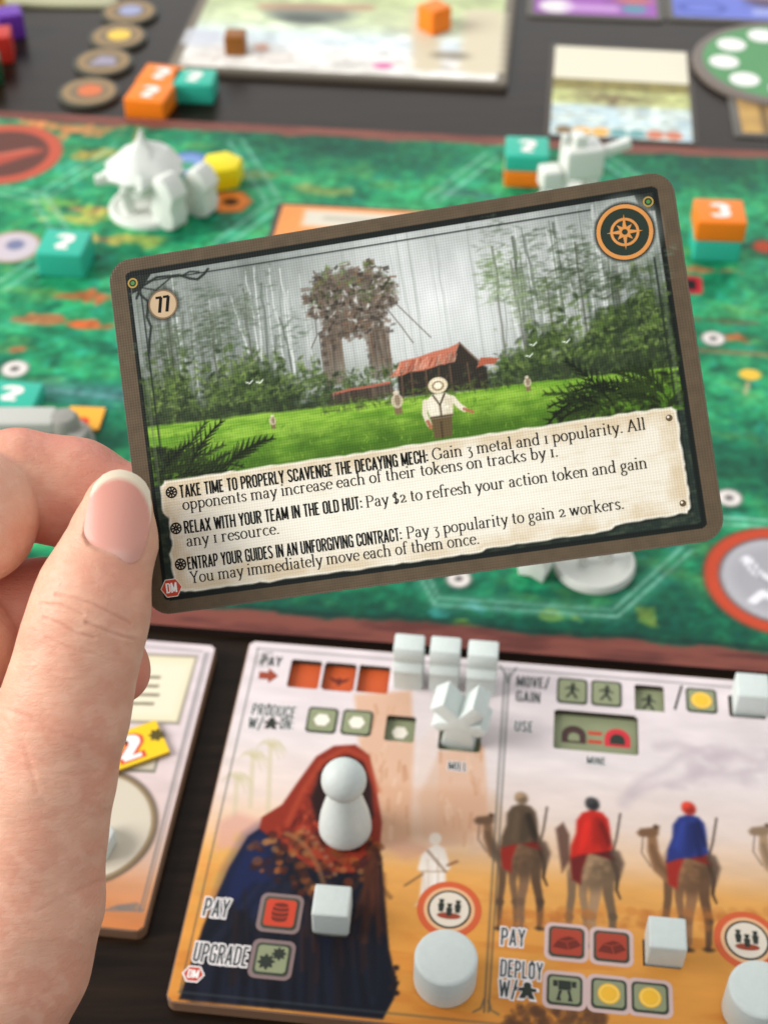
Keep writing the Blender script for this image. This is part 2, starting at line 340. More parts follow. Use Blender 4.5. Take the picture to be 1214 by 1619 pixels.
tb = raw('table_top', [(-110, -30, 0), (110, -30, 0), (110, 170, 0), (-110, 170, 0), (-110, -30, -4), (110, -30, -4), (110, 170, -4), (-110, 170, -4)],
         [(0, 1, 2, 3), (7, 6, 5, 4), (0, 4, 5, 1), (1, 5, 6, 2), (2, 6, 7, 3), (3, 7, 4, 0)], table_material())
tb['kind'] = 'structure'; tb['label'] = 'dark brown stained wooden table top under the game'

# ---------------------------------------------------------------- materials used on many things
PRINT = mat('printed card', attr=True, rough=.5, linen=.2, spec=.14)
BOARDPRINT = mat('printed board', attr=True, rough=.5, bump=.05, bscale=900, spec=.16)
INK = mat('ink', (34, 31, 26), .6, spec=.1); INKB = mat('bold ink', (18, 19, 17), .6, spec=.1)
CREAM = mat('cream print', (236, 228, 212), .55); WHITEP = mat('white print', (240, 238, 232), .55)
COPPER = mat('copper print', (206, 138, 70), .5, var=.2, bscale=500); DGREEN = mat('dark green print', (28, 44, 34), .55)
REDP = mat('red print', (196, 66, 42), .55); GREENP = mat('green print', (140, 146, 112), .55, var=.1, bscale=300); GOLDP = mat('gold print', (240, 184, 52), .5, var=.1, bscale=300)
HALO = mat('lettering halo', (232, 226, 224), .55); DINK = mat('slate ink', (58, 68, 66), .6); RIM = mat('printed rim', (60, 68, 54), .55)
WOOD = mat('white painted wood', (205, 213, 208), .5, bump=.25, bscale=900, var=.06, spec=.45)
def colour(n, rgb, r=.42): return mat(n + ' painted wood', rgb, r, bump=.08, bscale=600, var=.04)
TEAL = colour('teal', (52, 178, 152)); ORANGE = colour('orange', (240, 126, 26)); YELLOW = colour('yellow', (236, 214, 20)); PURPLE = colour('purple', (104, 52, 160))
RED = colour('red', (190, 48, 38)); BROWN = colour('brown', (142, 88, 34)); GREENW = colour('green', (24, 74, 44)); MUSTARD = colour('mustard', (222, 172, 40))
PLASTIC = mat('pale grey plastic', (196, 198, 190), .42, bump=.05, bscale=500); GREYP = mat('grey plastic', (146, 144, 136), .45, bump=.05, bscale=500)
EDGE = mat('cardboard edge', (92, 84, 74), .7, bump=.3, bscale=900)

# ---------------------------------------------------------------- the card held in the hand
import mathutils
CARD_W, CARD_H = 11.0, 7.0
def cam_dir(a, b, c): return a * RT + b * UP + c * FW
cu = cam_dir(.98319, .13851, -.11611); cu /= np.linalg.norm(cu)
cv = cam_dir(-.13234, .98865, .07574); cv -= cu * (cu @ cv); cv /= np.linalg.norm(cv); cn = np.cross(cu, cv)
c0 = EYE + cam_dir(-4.51585, -2.01884, 28.52665)
card = thing('playing_card', 'brown bordered picture card numbered 77 held between thumb and finger', 'card')
MC = mathutils.Matrix([[cu[i], cv[i], cn[i], c0[i] * .01] for i in range(3)] + [[0, 0, 0, 1]])
card.matrix_world = MC
CARDEDGE = mat('card border', (88, 74, 57), .5, linen=.3, var=.06, bscale=900, spec=.35)
prism('card_stock', rrect(CARD_W, CARD_H, .44, CARD_W / 2, CARD_H / 2, 10), -.036, 0, CARDEDGE, card)

p = Paint(.04, .04, CARD_W - .04, CARD_H - .04, .02)
U, V = p.U, p.V; rnd = random.Random(4)
p.c[:] = np.array((90, 76, 59)) / 255.; p.c *= (1 + (fbm(U, V, 6, 4, 40) - .5) * .16)[..., None]
p.mask(in_rrect(U, V, .33, .26, 10.70, 6.74, .1), (22, 27, 24))
PIC = in_rrect(U, V, .42, .36, 10.60, 6.64, .06).astype(float)
# misty sky
mist = np.clip(1 - np.hypot((U - 6.3) / 3.6, (V - 5.3) / 2.6), 0, 1)
base = np.array((136, 142, 137))[None, None] / 255. + (mist[..., None] ** .8) * (np.array((220, 222, 219)) - np.array((136, 142, 137))) / 255.
base = base + (fbm(U, V, 1.4, 4) - .5)[..., None] * .16 + (fbm(U * 9, V, 1.2, 3, 3) - .5)[..., None] * .05
p.c[PIC > 0] = base[PIC > 0]
def dabs(n, u0, v0, u1, v1, cols, r0, r1, a0=.4, a1=.9, flat=1., keep=None, ang=180):
    for _ in range(n):
        u = rnd.uniform(u0, u1); v = rnd.uniform(v0, v1)
        if keep and not keep(u, v): continue
        r = rnd.uniform(r0, r1); c = np.array(rnd.choice(cols)) * rnd.uniform(.86, 1.14)
        p.ell(u, v, r, r * flat * rnd.uniform(.5, 1), np.clip(c, 0, 255), rnd.uniform(a0, a1), rnd.uniform(-ang, ang), soft=.035)
def trunk(u, v0, v1, w_, col, a, lean=0.):
    pts = []; k = 9
    for i in range(k + 1):
        t = i / k; pts.append((u + lean * t + rnd.gauss(0, .012), v0 + (v1 - v0) * t))
    p.line(pts, w_, np.array(col), a, soft=.03, w2=w_ * .6)
side = lambda u: abs(u - 6.4) / 4.2                                  # forest is denser away from the clearing
for k in range(46):                                                  # far grey trunks
    u = rnd.uniform(.45, 10.55); s_ = side(u)
    trunk(u, 3.7, 6.62, rnd.uniform(.02, .07), (150, 156, 150), rnd.uniform(.12, .5), rnd.gauss(0, .07))
for k in range(46):
    u = rnd.choice((rnd.uniform(.45, 3.6), rnd.uniform(7.4, 10.6))); s_ = side(u)
    trunk(u, 3.7, rnd.uniform(4.8, 6.62), rnd.uniform(.03, .13), rnd.choice([(88, 98, 86), (70, 78, 66), (104, 112, 98)]), rnd.uniform(.2, .7), rnd.gauss(0, .10))
for k in range(34):                                                  # pale birch stems
    u = rnd.choice((rnd.uniform(.9, 4.), rnd.uniform(7.5, 9.6)))
    trunk(u, rnd.uniform(4.0, 4.7), rnd.uniform(5.8, 6.62), rnd.uniform(.015, .05), (216, 220, 214), rnd.uniform(.35, .85), rnd.gauss(0, .08))
leaf = [(58, 76, 38), (44, 58, 32), (72, 94, 44), (84, 102, 56), (34, 45, 27)]
for k in range(26):                                                  # conifer and broadleaf boughs in the mist
    u = rnd.choice((rnd.uniform(.5, 3.5), rnd.uniform(7.3, 10.5))); v = rnd.uniform(4.9, 6.5); g = [(92, 106, 88), (112, 122, 106), (74, 90, 66)]
    dabs(34, u - .35, v - .35, u + .35, v + .3, g, .02, .07, .15, .5, .5, ang=30)
for (tu, tv, tw, th_, cl) in ((7.45, 5.6, .28, .7, (126, 146, 104)), (7.85, 5.2, .25, .8, (120, 138, 98)), (1.9, 5.3, .4, .6, (84, 96, 74)), (2.6, 5.7, .35, .5, (118, 128, 112)), (9.0, 5.5, .6, .6, (70, 82, 58)), (9.7, 5.1, .7, .6, (58, 70, 46)), (8.4, 5.0, .4, .5, (84, 100, 62)), (1.1, 5.2, .5, .6, (78, 90, 66))):
    trunk(tu, 3.8, tv + th_ * .7, .06, (82, 84, 72), .7, rnd.gauss(0, .05))      # single trees with layered boughs
    for k in range(150):
        q_ = rnd.gauss(0, .5); r_ = rnd.gauss(0, .42); p.ell(tu + q_ * tw, tv + r_ * th_ - abs(q_) * .12, rnd.uniform(.03, .08), rnd.uniform(.012, .03), np.clip(np.array(cl) * rnd.uniform(.7, 1.2), 0, 255), rnd.uniform(.25, .6), rnd.uniform(-25, 25), soft=.03)
fog = np.clip(1 - np.abs(V - 4.7) / .9, 0, 1) * np.clip(1 - np.abs(U - 6.2) / 2.6, 0, 1) * PIC; p.mask(fog * .5, (216, 219, 214))
dabs(260, 7.9, 4.9, 10.55, 6.3, [(60, 72, 54), (78, 92, 70), (96, 108, 90)], .03, .09, .2, .55, .5, ang=30)
dabs(180, .5, 4.9, 2.4, 6.2, [(72, 84, 64), (92, 104, 84)], .03, .09, .15, .45, .5, ang=30)
topL = lambda u, v: v < 3.6 + 1.7 * (.45 + .55 * (LAT[int(u * 13) & 255, 3])) * max(0, 1 - (u - .4) / 4.4) ** .35
topR = lambda u, v: v < 3.4 + 2.2 * (.45 + .55 * (LAT[int(u * 13) & 255, 9])) * max(0, (u - 6.9) / 3.6) ** .5
hL = 3.45 + 1.35 * np.clip(1 - (U - .4) / 4.6, 0, 1) ** .5 + (fbm(U, V, 2.2, 5, 21) - .5) * 1.5; hR = 3.35 + 1.7 * np.clip((U - 6.9) / 3.6, 0, 1) ** .55 + (fbm(U, V, 2.2, 5, 22) - .5) * 1.7
ug = np.clip(np.maximum(hL * (U < 5.2), hR * (U > 6.9)) - V, 0, .5) / .5 * PIC
p.mask(ug * .9, (48, 62, 36)); p.mask(ug * np.clip((fbm(U, V, 7, 4, 30) - .5) * 4, 0, .7), (84, 108, 46)); p.mask(ug * np.clip((.46 - fbm(U, V, 5, 4, 31)) * 4, 0, .7), (34, 44, 30))
dabs(1500, .42, 3.3, 4.8, 5.2, leaf, .03, .10, .35, .8, .6, topL)
dabs(1500, 6.9, 3.2, 10.58, 5.6, leaf, .03, .10, .35, .8, .6, topR)
lf2 = [(116, 138, 66), (98, 122, 56), (132, 150, 84)]
dabs(420, .5, 3.8, 3.9, 4.8, lf2, .02, .05, .3, .75, .6, topL); dabs(420, 7.2, 3.7, 10.5, 5.0, lf2, .02, .05, .3, .75, .6, topR)
dabs(420, .42, 3.35, 5.2, 3.85, [(40, 50, 34), (52, 62, 40)], .03, .09, .4, .8, .6); dabs(420, 7.0, 3.25, 10.58, 3.7, [(40, 50, 34), (52, 62, 40)], .03, .09, .4, .8, .6)
# meadow
mt = np.clip((3.52 - .035 * (U - 5) + .05 * (fbm(U, V, 5, 3) - .5) - V) / .05, 0, 1) * PIC
p.mask(mt, (132, 172, 58))
stre = fbm(U * .5, V * 3, 4, 4, 5); dark = np.clip((3.45 - V) / .95, 0, 1)
p.mask(mt * np.clip((stre - .42) * 2.2, 0, .7), (84, 134, 34)); p.mask(mt * np.clip((.45 - stre) * 2, 0, .6), (158, 198, 78))
p.mask(mt * np.clip(dark * 1.3 - .25 + (fbm(U, V, 2.5, 4, 8) - .5), 0, .85), (58, 92, 26))
for k in range(500):
    u = rnd.uniform(.5, 10.5); v = rnd.uniform(2.6, 3.42); p.line([(u, v), (u + rnd.gauss(0, .03), v + rnd.uniform(.03, .09))], .014, rnd.choice([(98, 150, 40), (60, 100, 26), (150, 190, 70)]), .5)
# a plain overgrown ruin of rusted girders and blocks standing in the clearing
br = [(98, 86, 74), (78, 70, 61), (114, 100, 87), (60, 54, 48), (128, 118, 105), (112, 88, 70)]
def blocks(n, u0, v0, u1, v1, keep=None):
    for _ in range(n):
        u = rnd.uniform(u0, u1); v = rnd.uniform(v0, v1)
        if keep and not keep(u, v): continue
        a_ = rnd.uniform(.02, .08); b_ = rnd.uniform(.015, .06); p.poly(rot([(u - a_, v - b_), (u + a_, v - b_), (u + a_, v + b_), (u - a_, v + b_)], rnd.gauss(0, 16), (u, v)), rnd.choice(br), rnd.uniform(.4, .85), .025)
for (a, b) in ((3.98, 4.40), (4.86, 5.30)):
    p.poly([(a, 3.95), (b, 3.9), (b - .02, 4.9), (a + .04, 4.98)], (98, 84, 70), .85, .06); blocks(60, a + .03, 3.95, b - .03, 4.95)
    for k in range(10): x_ = rnd.uniform(a, b); p.line([(x_, 4.0 + rnd.random() * .3), (x_ + rnd.gauss(0, .03), 4.85)], .03, rnd.choice(br), .6)
fade = np.clip((4.5 - V) / .7, 0, .5) * np.clip((V - 3.7) / .15, 0, 1) * np.clip(1 - np.abs(U - 4.65) / .9, 0, 1) * PIC; p.mask(fade, (150, 156, 142))
shape = lambda u, v: abs(u - 4.68) < (.62 if v < 5.25 else .9) - max(0, v - 5.7) * .7 + rnd.gauss(0, .07)
p.poly([(4.1, 4.85), (5.25, 4.85), (5.32, 5.2), (5.52, 5.3), (5.56, 5.7), (5.3, 5.95), (4.95, 5.98), (4.75, 6.12), (4.4, 6.05), (4.1, 6.0), (3.92, 5.75), (3.9, 5.35), (4.08, 5.2)], (96, 86, 74), .88, .09)
blocks(520, 3.75, 4.75, 5.65, 6.2, shape)
for k in range(12):
    u = rnd.uniform(3.9, 5.5); v = rnd.uniform(4.9, 6.1); p.line([(u, v), (u + rnd.gauss(0, .3), v + rnd.gauss(0, .2))], rnd.uniform(.02, .05), rnd.choice(br), .8)
dabs(60, 3.95, 4.85, 5.5, 5.9, [(206, 208, 202)], .02, .055, .5, .9, .6, shape); dabs(70, 3.9, 4.85, 5.5, 5.8, [(46, 42, 36)], .02, .05, .5, .9, .7, shape)
dabs(170, 3.85, 5.45, 5.6, 6.25, [(88, 106, 54), (108, 126, 68), (66, 82, 46)], .02, .055, .3, .8, .6, lambda u, v: LAT[int(u * 7) & 255, int(v * 7) & 255] > .5 and shape(u, v))
for (u0, v0, u1, v1) in ((5.3, 5.3, 5.75, 4.5), (5.45, 5.4, 6.1, 4.55), (3.95, 5.3, 3.8, 4.7), (4.1, 5.2, 4.0, 4.6)): p.line([(u0, v0), ((u0 + u1) / 2 + .06, (v0 + v1) / 2 - .08), (u1, v1)], .022, (92, 84, 74), .8)
dabs(240, 3.6, 3.7, 5.6, 4.15, leaf, .02, .07, .4, .8, .5)
# hut: a sagging rusty sheet roof over dark posts, and a low lean-to
p.poly([(5.35, 3.5), (5.38, 3.98), (6.7, 4.12), (7.08, 3.82), (7.05, 3.42)], (40, 36, 30), .95, .05)
p.poly([(5.24, 3.92), (5.38, 4.05), (5.46, 4.18), (5.8, 4.21), (6.1, 4.27), (6.4, 4.30), (6.63, 4.37), (6.52, 4.17), (6.44, 4.02), (6.2, 4.0), (5.9, 3.94), (5.6, 3.95), (5.45, 3.90)], (188, 112, 88), 1, .03)
p.poly([(6.44, 4.02), (6.63, 4.37), (6.78, 4.15), (6.95, 3.95), (6.7, 3.93)], (52, 45, 38), 1, .03); p.line([(6.62, 4.37), (6.8, 4.14), (6.97, 3.93)], .03, (118, 96, 80), .9)
p.poly([(6.88, 3.84), (6.98, 4.02), (7.16, 4.0), (7.32, 3.96), (7.22, 3.86), (7.05, 3.88)], (168, 92, 68), 1, .025)
for k in range(120):
    t = rnd.random(); u = 5.36 + 1.12 * t; v = 3.95 + .07 * t; l = rnd.uniform(.05, .22); p.line([(u, v + rnd.uniform(0, .03)), (u + .1 * l / .22, v + l)], rnd.uniform(.015, .04), rnd.choice([(206, 130, 104), (146, 74, 54), (186, 102, 76), (216, 158, 134), (120, 70, 54), (150, 128, 112)]), .55)
for u in (5.43, 5.62, 5.9, 6.15, 6.36, 6.7): p.line([(u + rnd.gauss(0, .02), 3.48), (u + .02, 3.96)], rnd.uniform(.02, .04), (104, 78, 62), .85)
dabs(60, 5.4, 3.5, 7.0, 3.9, [(70, 58, 46), (88, 74, 56), (58, 66, 42)], .02, .05, .3, .7, .6)
p.poly([(4.0, 3.55), (4.06, 3.72), (4.3, 3.78), (5.2, 3.8), (5.32, 3.55)], (70, 60, 52), .9, .05); p.line([(4.1, 3.75), (4.4, 3.79), (4.7, 3.79), (5.2, 3.81)], .05, (176, 98, 80), .9)
for k in range(24): u = rnd.uniform(4.05, 5.25); p.line([(u, 3.55), (u + .01, 3.76)], .02, rnd.choice([(120, 100, 84), (52, 44, 38)]), .7)
dabs(260, 3.8, 3.40, 7.5, 3.62, [(50, 58, 36), (70, 84, 44), (92, 116, 50)], .02, .055, .4, .8, .5)
# people on the grass: one in a straw hat seen from behind, others far off
def walker(u, v, s):
    p.poly([(u - .05 * s, v), (u + .06 * s, v), (u + .05 * s, v + .12 * s), (u - .05 * s, v + .12 * s)], (120, 96, 74), .9, .02)
    p.ell(u, v + .19 * s, .085 * s, .10 * s, (198, 182, 158), .9); p.ell(u + .01, v + .2 * s, .04 * s, .08 * s, (120, 98, 78), .7); p.ell(u, v + .31 * s, .045 * s, .03 * s, (212, 198, 174), .95)
walker(2.87, 3.26, .8); walker(5.30, 3.18, 1.35); walker(7.79, 3.26, .85)
x, y = 6.10, 2.62
p.poly([(x - .19, y), (x + .15, y), (x + .20, y + .42), (x - .20, y + .42)], (96, 80, 54), 1, .025); p.line([(x - .03, y), (x - .02, y + .3)], .03, (58, 48, 34), .9)
p.poly([(x - .21, y + .38), (x + .21, y + .38), (x + .27, y + .74), (x + .12, y + .84), (x - .12, y + .84), (x - .28, y + .72)], (226, 218, 196), 1, .025)
p.line([(x - .27, y + .72), (x - .31, y + .5), (x - .25, y + .28)], .10, (216, 206, 184), 1); p.line([(x - .27, y + .34), (x - .23, y + .22)], .07, (164, 104, 76), 1)
p.line([(x + .25, y + .72), (x + .36, y + .55), (x + .45, y + .47)], .10, (222, 212, 190), 1); p.line([(x + .44, y + .48), (x + .60, y + .40)], .055, (168, 104, 76), 1); p.poly([(x + .06, y + .4), (x + .21, y + .4), (x + .25, y + .72), (x + .1, y + .8)], (186, 172, 144), .55, .08); dabs(26, x - .2, y + .42, x + .2, y + .8, [(206, 194, 168), (240, 234, 216)], .02, .04, .3, .6)
p.line([(x - .11, y + .82), (x + .0, y + .62), (x + .11, y + .82)], .035, (74, 62, 44), 1); p.line([(x, y + .62), (x, y + .4)], .035, (74, 62, 44), 1)
p.line([(x - .2, y + .4), (x + .2, y + .4)], .04, (70, 56, 40), 1)
p.ell(x + .01, y + 1.0, .185, .155, (222, 208, 176), 1); p.ell(x + .01, y + 1.03, .10, .085, (240, 230, 204), 1); p.ell(x + .01, y + .99, .115, .095, (120, 100, 74), .8, ring=.03)
for (u, v) in ((2.52, 4.2), (2.72, 4.18), (8.0, 4.1), (8.62, 4.06), (7.9, 3.9)): p.line([(u - .07, v + .03), (u, v), (u + .06, v + .05)], .022, (236, 240, 232), .95)
# dark ferns at the bottom
def frond(u, v, L_, a, bend, col):
    pts = []
    for i in range(9):
        t = i / 8; aa = R(a + bend * t); pts.append((u + L_ * t * math.cos(aa), v + L_ * t * math.sin(aa)))
    p.line(pts, .03, col, .95)
    for i in range(2, 9):
        for sg in (1, -1):
            aa = R(a + bend * i / 8 + sg * 34); l = L_ * .34 * (1.15 - i / 9); q = pts[i]; p.line([q, (q[0] + l * math.cos(aa), q[1] + l * math.sin(aa))], .05, col, .9, w2=.012)
DK = [(26, 34, 18), (34, 46, 22), (44, 58, 26), (22, 28, 18)]
dabs(300, .42, 2.5, 1.6, 3.2, DK, .03, .1, .4, .8, .6, lambda u, v: v < 3.3 - .4 * (u - .4)); dabs(420, 8.0, 2.5, 10.58, 3.5, DK, .03, .1, .4, .85, .6, lambda u, v: v < 2.7 + .33 * (u - 8.0) * rnd.uniform(.6, 1.2))
for k in range(17): frond(rnd.uniform(.45, 2.0), rnd.uniform(2.55, 2.75), rnd.uniform(.6, 1.2), rnd.uniform(12, 70), rnd.uniform(-45, -10), rnd.choice(DK))
for k in range(22): frond(rnd.uniform(8.6, 10.4), rnd.uniform(2.6, 3.0), rnd.uniform(.6, 1.2), rnd.uniform(110, 165), rnd.uniform(10, 50), rnd.choice(DK))
# lower band, frame lines and corner scrolls
p.mask(((V < 2.5) & (PIC > 0)) * 1., (36, 46, 40)); p.mask(((V < 2.5) & (PIC > 0)) * np.clip((fbm(U, V * 2, 6, 4, 2) - .45) * 2, 0, .5), (74, 84, 64))
FR = (34, 40, 36)
p.line([(.62, 2.6), (.60, 6.5)], .035, FR, .9); p.line([(10.45, 2.6), (10.45, 5.4)], .035, FR, .9); p.line([(.75, 6.5), (9.4, 6.49)], .03, FR, .9)
p.line([(.5, 2.5), (.5, 6.5)], .05, (96, 104, 92), .45); p.line([(10.53, 2.5), (10.53, 6.4)], .05, (96, 104, 92), .45)
p.line([(.5, 6.2), (.6, 6.4), (.95, 6.55), (1.4, 6.52), (1.6, 6.42), (1.75, 6.38), (1.9, 6.47), (1.98, 6.55)], .05, FR, .95); p.line([(.55, 6.3), (.72, 6.1), (.66, 5.8), (.72, 5.6), (.66, 5.35), (.62, 5.1)], .05, FR, .95)
p.line([(1.45, 6.5), (1.62, 6.56), (1.8, 6.52)], .035, FR, .9); p.line([(.6, 6.4), (.9, 6.3), (1.2, 6.48)], .03, FR, .9); p.poly([(.42, 6.64), (.42, 6.3), (.62, 6.36), (.75, 6.52), (.85, 6.64)], (30, 34, 30), .95)
p.poly([(10.6, 6.64), (10.25, 6.64), (10.3, 6.45), (10.45, 6.3), (10.6, 6.28)], (30, 34, 30), .9)
p.ell(9.98, 5.97, .66, .66, (206, 210, 204), .5, soft=.25); p.ell(9.98, 5.97, .57, .57, (34, 38, 34), .9, soft=.06)
p.ell(1.01, 6.0, .33, .33, (40, 42, 36), .7, soft=.10)
# parchment caption with a torn edge
rim_ = []
for (a, b, n) in (((.52, 2.46), (.62, 2.56), 3), ((.62, 2.56), (10.36, 2.57), 60), ((10.36, 2.57), (10.44, 2.5), 3), ((10.44, 2.5), (10.45, .66), 20), ((10.45, .66), (10.36, .56), 3), ((10.36, .56), (9.1, .54), 10), ((9.1, .54), (8.9, .44), 3), ((8.9, .44), (6.6, .41), 16), ((6.6, .41), (6.45, .36), 2), ((6.45, .36), (.95, .36), 34), ((.95, .36), (.56, .42), 4), ((.56, .42), (.55, 1.15), 8), ((.55, 1.15), (.62, 1.3), 3), ((.62, 1.3), (.60, 1.85), 6), ((.60, 1.85), (.50, 1.95), 2), ((.50, 1.95), (.52, 2.46), 6)):
    for k in range(n): t = k / n; rim_.append((a[0] + (b[0] - a[0]) * t + rnd.gauss(0, .008), a[1] + (b[1] - a[1]) * t + rnd.gauss(0, .008)))
p.poly([(a + .03, b - .04) for a, b in rim_], (20, 24, 20), .8, .06); p.poly(rim_, (232, 226, 210), 1, .03)
rim_i = [(a + (.04 if a < 5 else -.04), b + (.04 if b < 1.5 else -.04)) for a, b in rim_]
p.poly(rim_i, (226, 218, 200), 1, .05)
pm = np.zeros_like(U); q = Paint(.04, .04, CARD_W - .04, CARD_H - .04, .02); q.poly(rim_i, (255, 255, 255), 1, .06); pm = q.c[..., 0]
edge_d = np.minimum(np.minimum(U - .5, 10.46 - U), np.minimum(V - .40, 2.57 - V))
p.mask(pm * np.clip(.55 - edge_d * 1.3 + (fbm(U, V, 3, 4, 6) - .5) * 1.3, 0, .6), (196, 172, 134)); p.mask(pm * np.clip((fbm(U * .6, V * 3, 5, 4, 12) - .55) * 1.5, 0, .35), (206, 190, 160))
p.mask(pm * np.clip(1 - np.hypot((U - 5.4) / 4.2, (V - 1.4) / 1.1), 0, .5), (240, 236, 222))
p.build('picture_print', .002, PRINT, card, lambda u, v: in_rrect(u, v, .04, .04, CARD_W - .04, CARD_H - .04, .41))
Z = .0045
for (txt, a, b, v) in (('TAKE TIME TO PROPERLY SCAVENGE THE DECAYING MECH:', .885, 5.74, 2.19), ('RELAX WITH YOUR TEAM IN THE OLD HUT:', .89, 4.38, 1.49), ('ENTRAP YOUR GUIDES IN AN UNFORGIVING CONTRACT:', .87, 5.05, .79)):
    write('lettering', txt, CAPS, a, b, v, .25, Z, INKB, card, .145, .125, .06)
for (txt, a, b, v) in (('Gain 3 metal and 1 popularity. All', 5.82, 9.84, 2.22), ('opponents may increase each of their tokens on tracks by 1.', .91, 8.17, 1.95),
                       ('Pay $2 to refresh your action token and gain', 4.45, 9.77, 1.50), ('any 1 resource.', .90, 2.73, 1.24), ('Pay 3 popularity to gain 2 workers.', 5.14, 9.24, .81), ('You may immediately move each of them once.', .88, 6.49, .53)):
    write('lettering', txt, SERIF, a, b, v, .148, Z, INK, card, .2, .085, .06)
def wheel(name, cx, cy, r, z, m, parent, wd, spokes=8, hub=.25):
    parts = [stroke(AR(cx, cy, r, r, 0, 360, 36), wd, wd, z), stroke(AR(cx, cy, r * hub, r * hub, 0, 360, 16), wd, wd, z + .0004)]
    for k in range(spokes):
        a = 2 * math.pi * k / spokes; parts.append(stroke([(cx + r * hub * math.cos(a), cy + r * hub * math.sin(a)), (cx + r * math.cos(a), cy + r * math.sin(a))], wd, wd, z + .0008))
    return raw(name, *merge(parts), m, parent)
for (a, b) in ((.725, 2.325), (.73, 1.62), (.735, .92)): wheel('bullet_icon', a, b, .10, Z, INKB, card, .03)
# number disc, compass medallion, corner studs, rivets, small hexagon mark
o = sheet('number_disc', ngon(1.01, 6.0, .265, 40), Z, mat('disc print', (186, 160, 126), .55, var=.12, bscale=400), card)
raw('disc_rim', *stroke(AR(1.01, 6.0, .275, .275, 0, 360, 48), .03, .03, Z + .001), mat('disc rim print', (120, 98, 72), .55), o)
write('lettering', '77', CAPS, .87, 1.15, 5.845, .32, Z + .002, INKB, o, .17, .15, .05)
md = sheet('compass_medallion', ngon(9.98, 5.97, .5, 48), Z, DGREEN, card)
raw('medallion_rim', *stroke(AR(9.98, 5.97, .49, .49, 0, 360, 60), .075, .075, Z + .001), COPPER, md)
raw('compass_ring', *stroke(AR(9.98, 5.97, .245, .245, 0, 360, 48), .05, .05, Z + .001), COPPER, md)
star = []
for k in range(16):
    r = (.34, .10, .20, .10)[k % 4]; a = R(90 + k * 22.5 - 4); star.append((9.98 + r * math.cos(a), 5.97 + r * math.sin(a)))
raw('compass_star', [(*q_, Z + .002) for q_ in star] + [(9.98, 5.97, Z + .002)], [(k, (k + 1) % 16, 16) for k in range(16)], COPPER, md)
sheet('compass_hub', ngon(9.98, 5.97, .055, 16), Z + .003, DGREEN, md)
for (a, b) in ((.46, 6.51), (10.49, 6.47)):
    o = sheet('corner_stud', ngon(a, b, .10, 24), Z, DGREEN, card); raw('stud_ring', *stroke(AR(a, b, .085, .085, 0, 360, 30), .03, .03, Z + .001), mat('brass print', (170, 138, 60), .5), o)
    sheet('stud_gem', ngon(a, b, .04, 14), Z + .002, mat('green gem print', (74, 128, 62), .4), o)
for (a, b) in ((10.29, 2.37), (10.31, .76)):
    o = sheet('rivet', ngon(a, b, .062, 18), Z, mat('rivet print', (92, 74, 46), .5), card); sheet('rivet_shine', ngon(a - .016, b + .018, .022, 12), Z + .001, CREAM, o)
HEXR = [(x_, y_) for x_, y_ in ngon(.50, .49, .20, 6, 0, .185)]
o = sheet('hexagon_mark', ngon(.50, .49, .215, 6, 0, .2), Z, CREAM, card); sheet('hexagon_fill', HEXR, Z + .001, REDP, o); write('lettering', 'DM', CAPS, .395, .605, .40, .19, Z + .002, WHITEP, o, .15, .13, .06)

# ---------------------------------------------------------------- the hand (one continuous skin grown from a distance field)
def to_cam(px, py, d): return np.array([(px - 607) / F_PX * d, -(py - 809.5) / F_PX * d, d])
def smin(a, b, k):
    h = np.clip(.5 + .5 * (b - a) / k, 0, 1); return b * (1 - h) + a * h - k * h * (1 - h)
def cone(P, a, b, ra, rb, flat=1.):              # round cone; flat > 1 squeezes it in depth
    ax = b - a; t = np.clip(((P - a) @ ax) / (ax @ ax), 0, 1); q = P - a - t[:, None] * ax
    return np.sqrt(q[:, 0] ** 2 + q[:, 1] ** 2 + (q[:, 2] * flat) ** 2) - (ra + (rb - ra) * t)
def chain(P, pts, k, flat=1.):                   # pts: (px, py, depth, radius in px at that depth)
    d = None
    for (a, b) in zip(pts[:-1], pts[1:]):
        c = cone(P, to_cam(*a[:3]), to_cam(*b[:3]), a[3] * a[2] / F_PX, b[3] * b[2] / F_PX, flat); d = c if d is None else smin(d, c, k)
    return d
THUMB = [(187, 800, 27.86, 53), (178, 856, 27.82, 66), (150, 930, 27.62, 80), (137, 990, 27.55, 88), (118, 1060, 27.6, 92), (101, 1130, 27.7, 98), (74, 1230, 27.9, 104), (52, 1320, 28.1, 112), (32, 1420, 28.3, 128), (2, 1510, 28.5, 138), (-48, 1610, 28.7, 142), (-100, 1700, 28.8, 145)]
INDEX = [(262, 826, 29.52, 60), (205, 812, 29.62, 70), (120, 780, 29.75, 83), (30, 766, 29.5, 90)]
INDEX2 = [(-30, 800, 28.75, 92), (-45, 822, 28.35, 98), (-150, 860, 28.9, 104), (-330, 900, 30.2, 110)]
MIDDLE = [(187, 1062, 29.75, 51), (158, 1036, 29.9, 65), (72, 970, 30.1, 84), (0, 975, 29.9, 86)]
MIDDLE2 = [(-50, 1015, 29.05, 82), (-70, 1025, 28.85, 90), (-190, 1060, 29.6, 100), (-350, 1090, 30.7, 110)]
RING = [(95, 1215, 30.4, 48), (30, 1190, 30.5, 66), (-40, 1190, 30.1, 76), (-90, 1205, 29.5, 82), (-200, 1230, 30.0, 92), (-350, 1260, 30.9, 100)]
PINKY = [(50, 1370, 30.6, 40), (-10, 1350, 30.6, 56), (-80, 1350, 30.2, 64), (-200, 1390, 30.4, 76), (-340, 1420, 31.0, 86)]
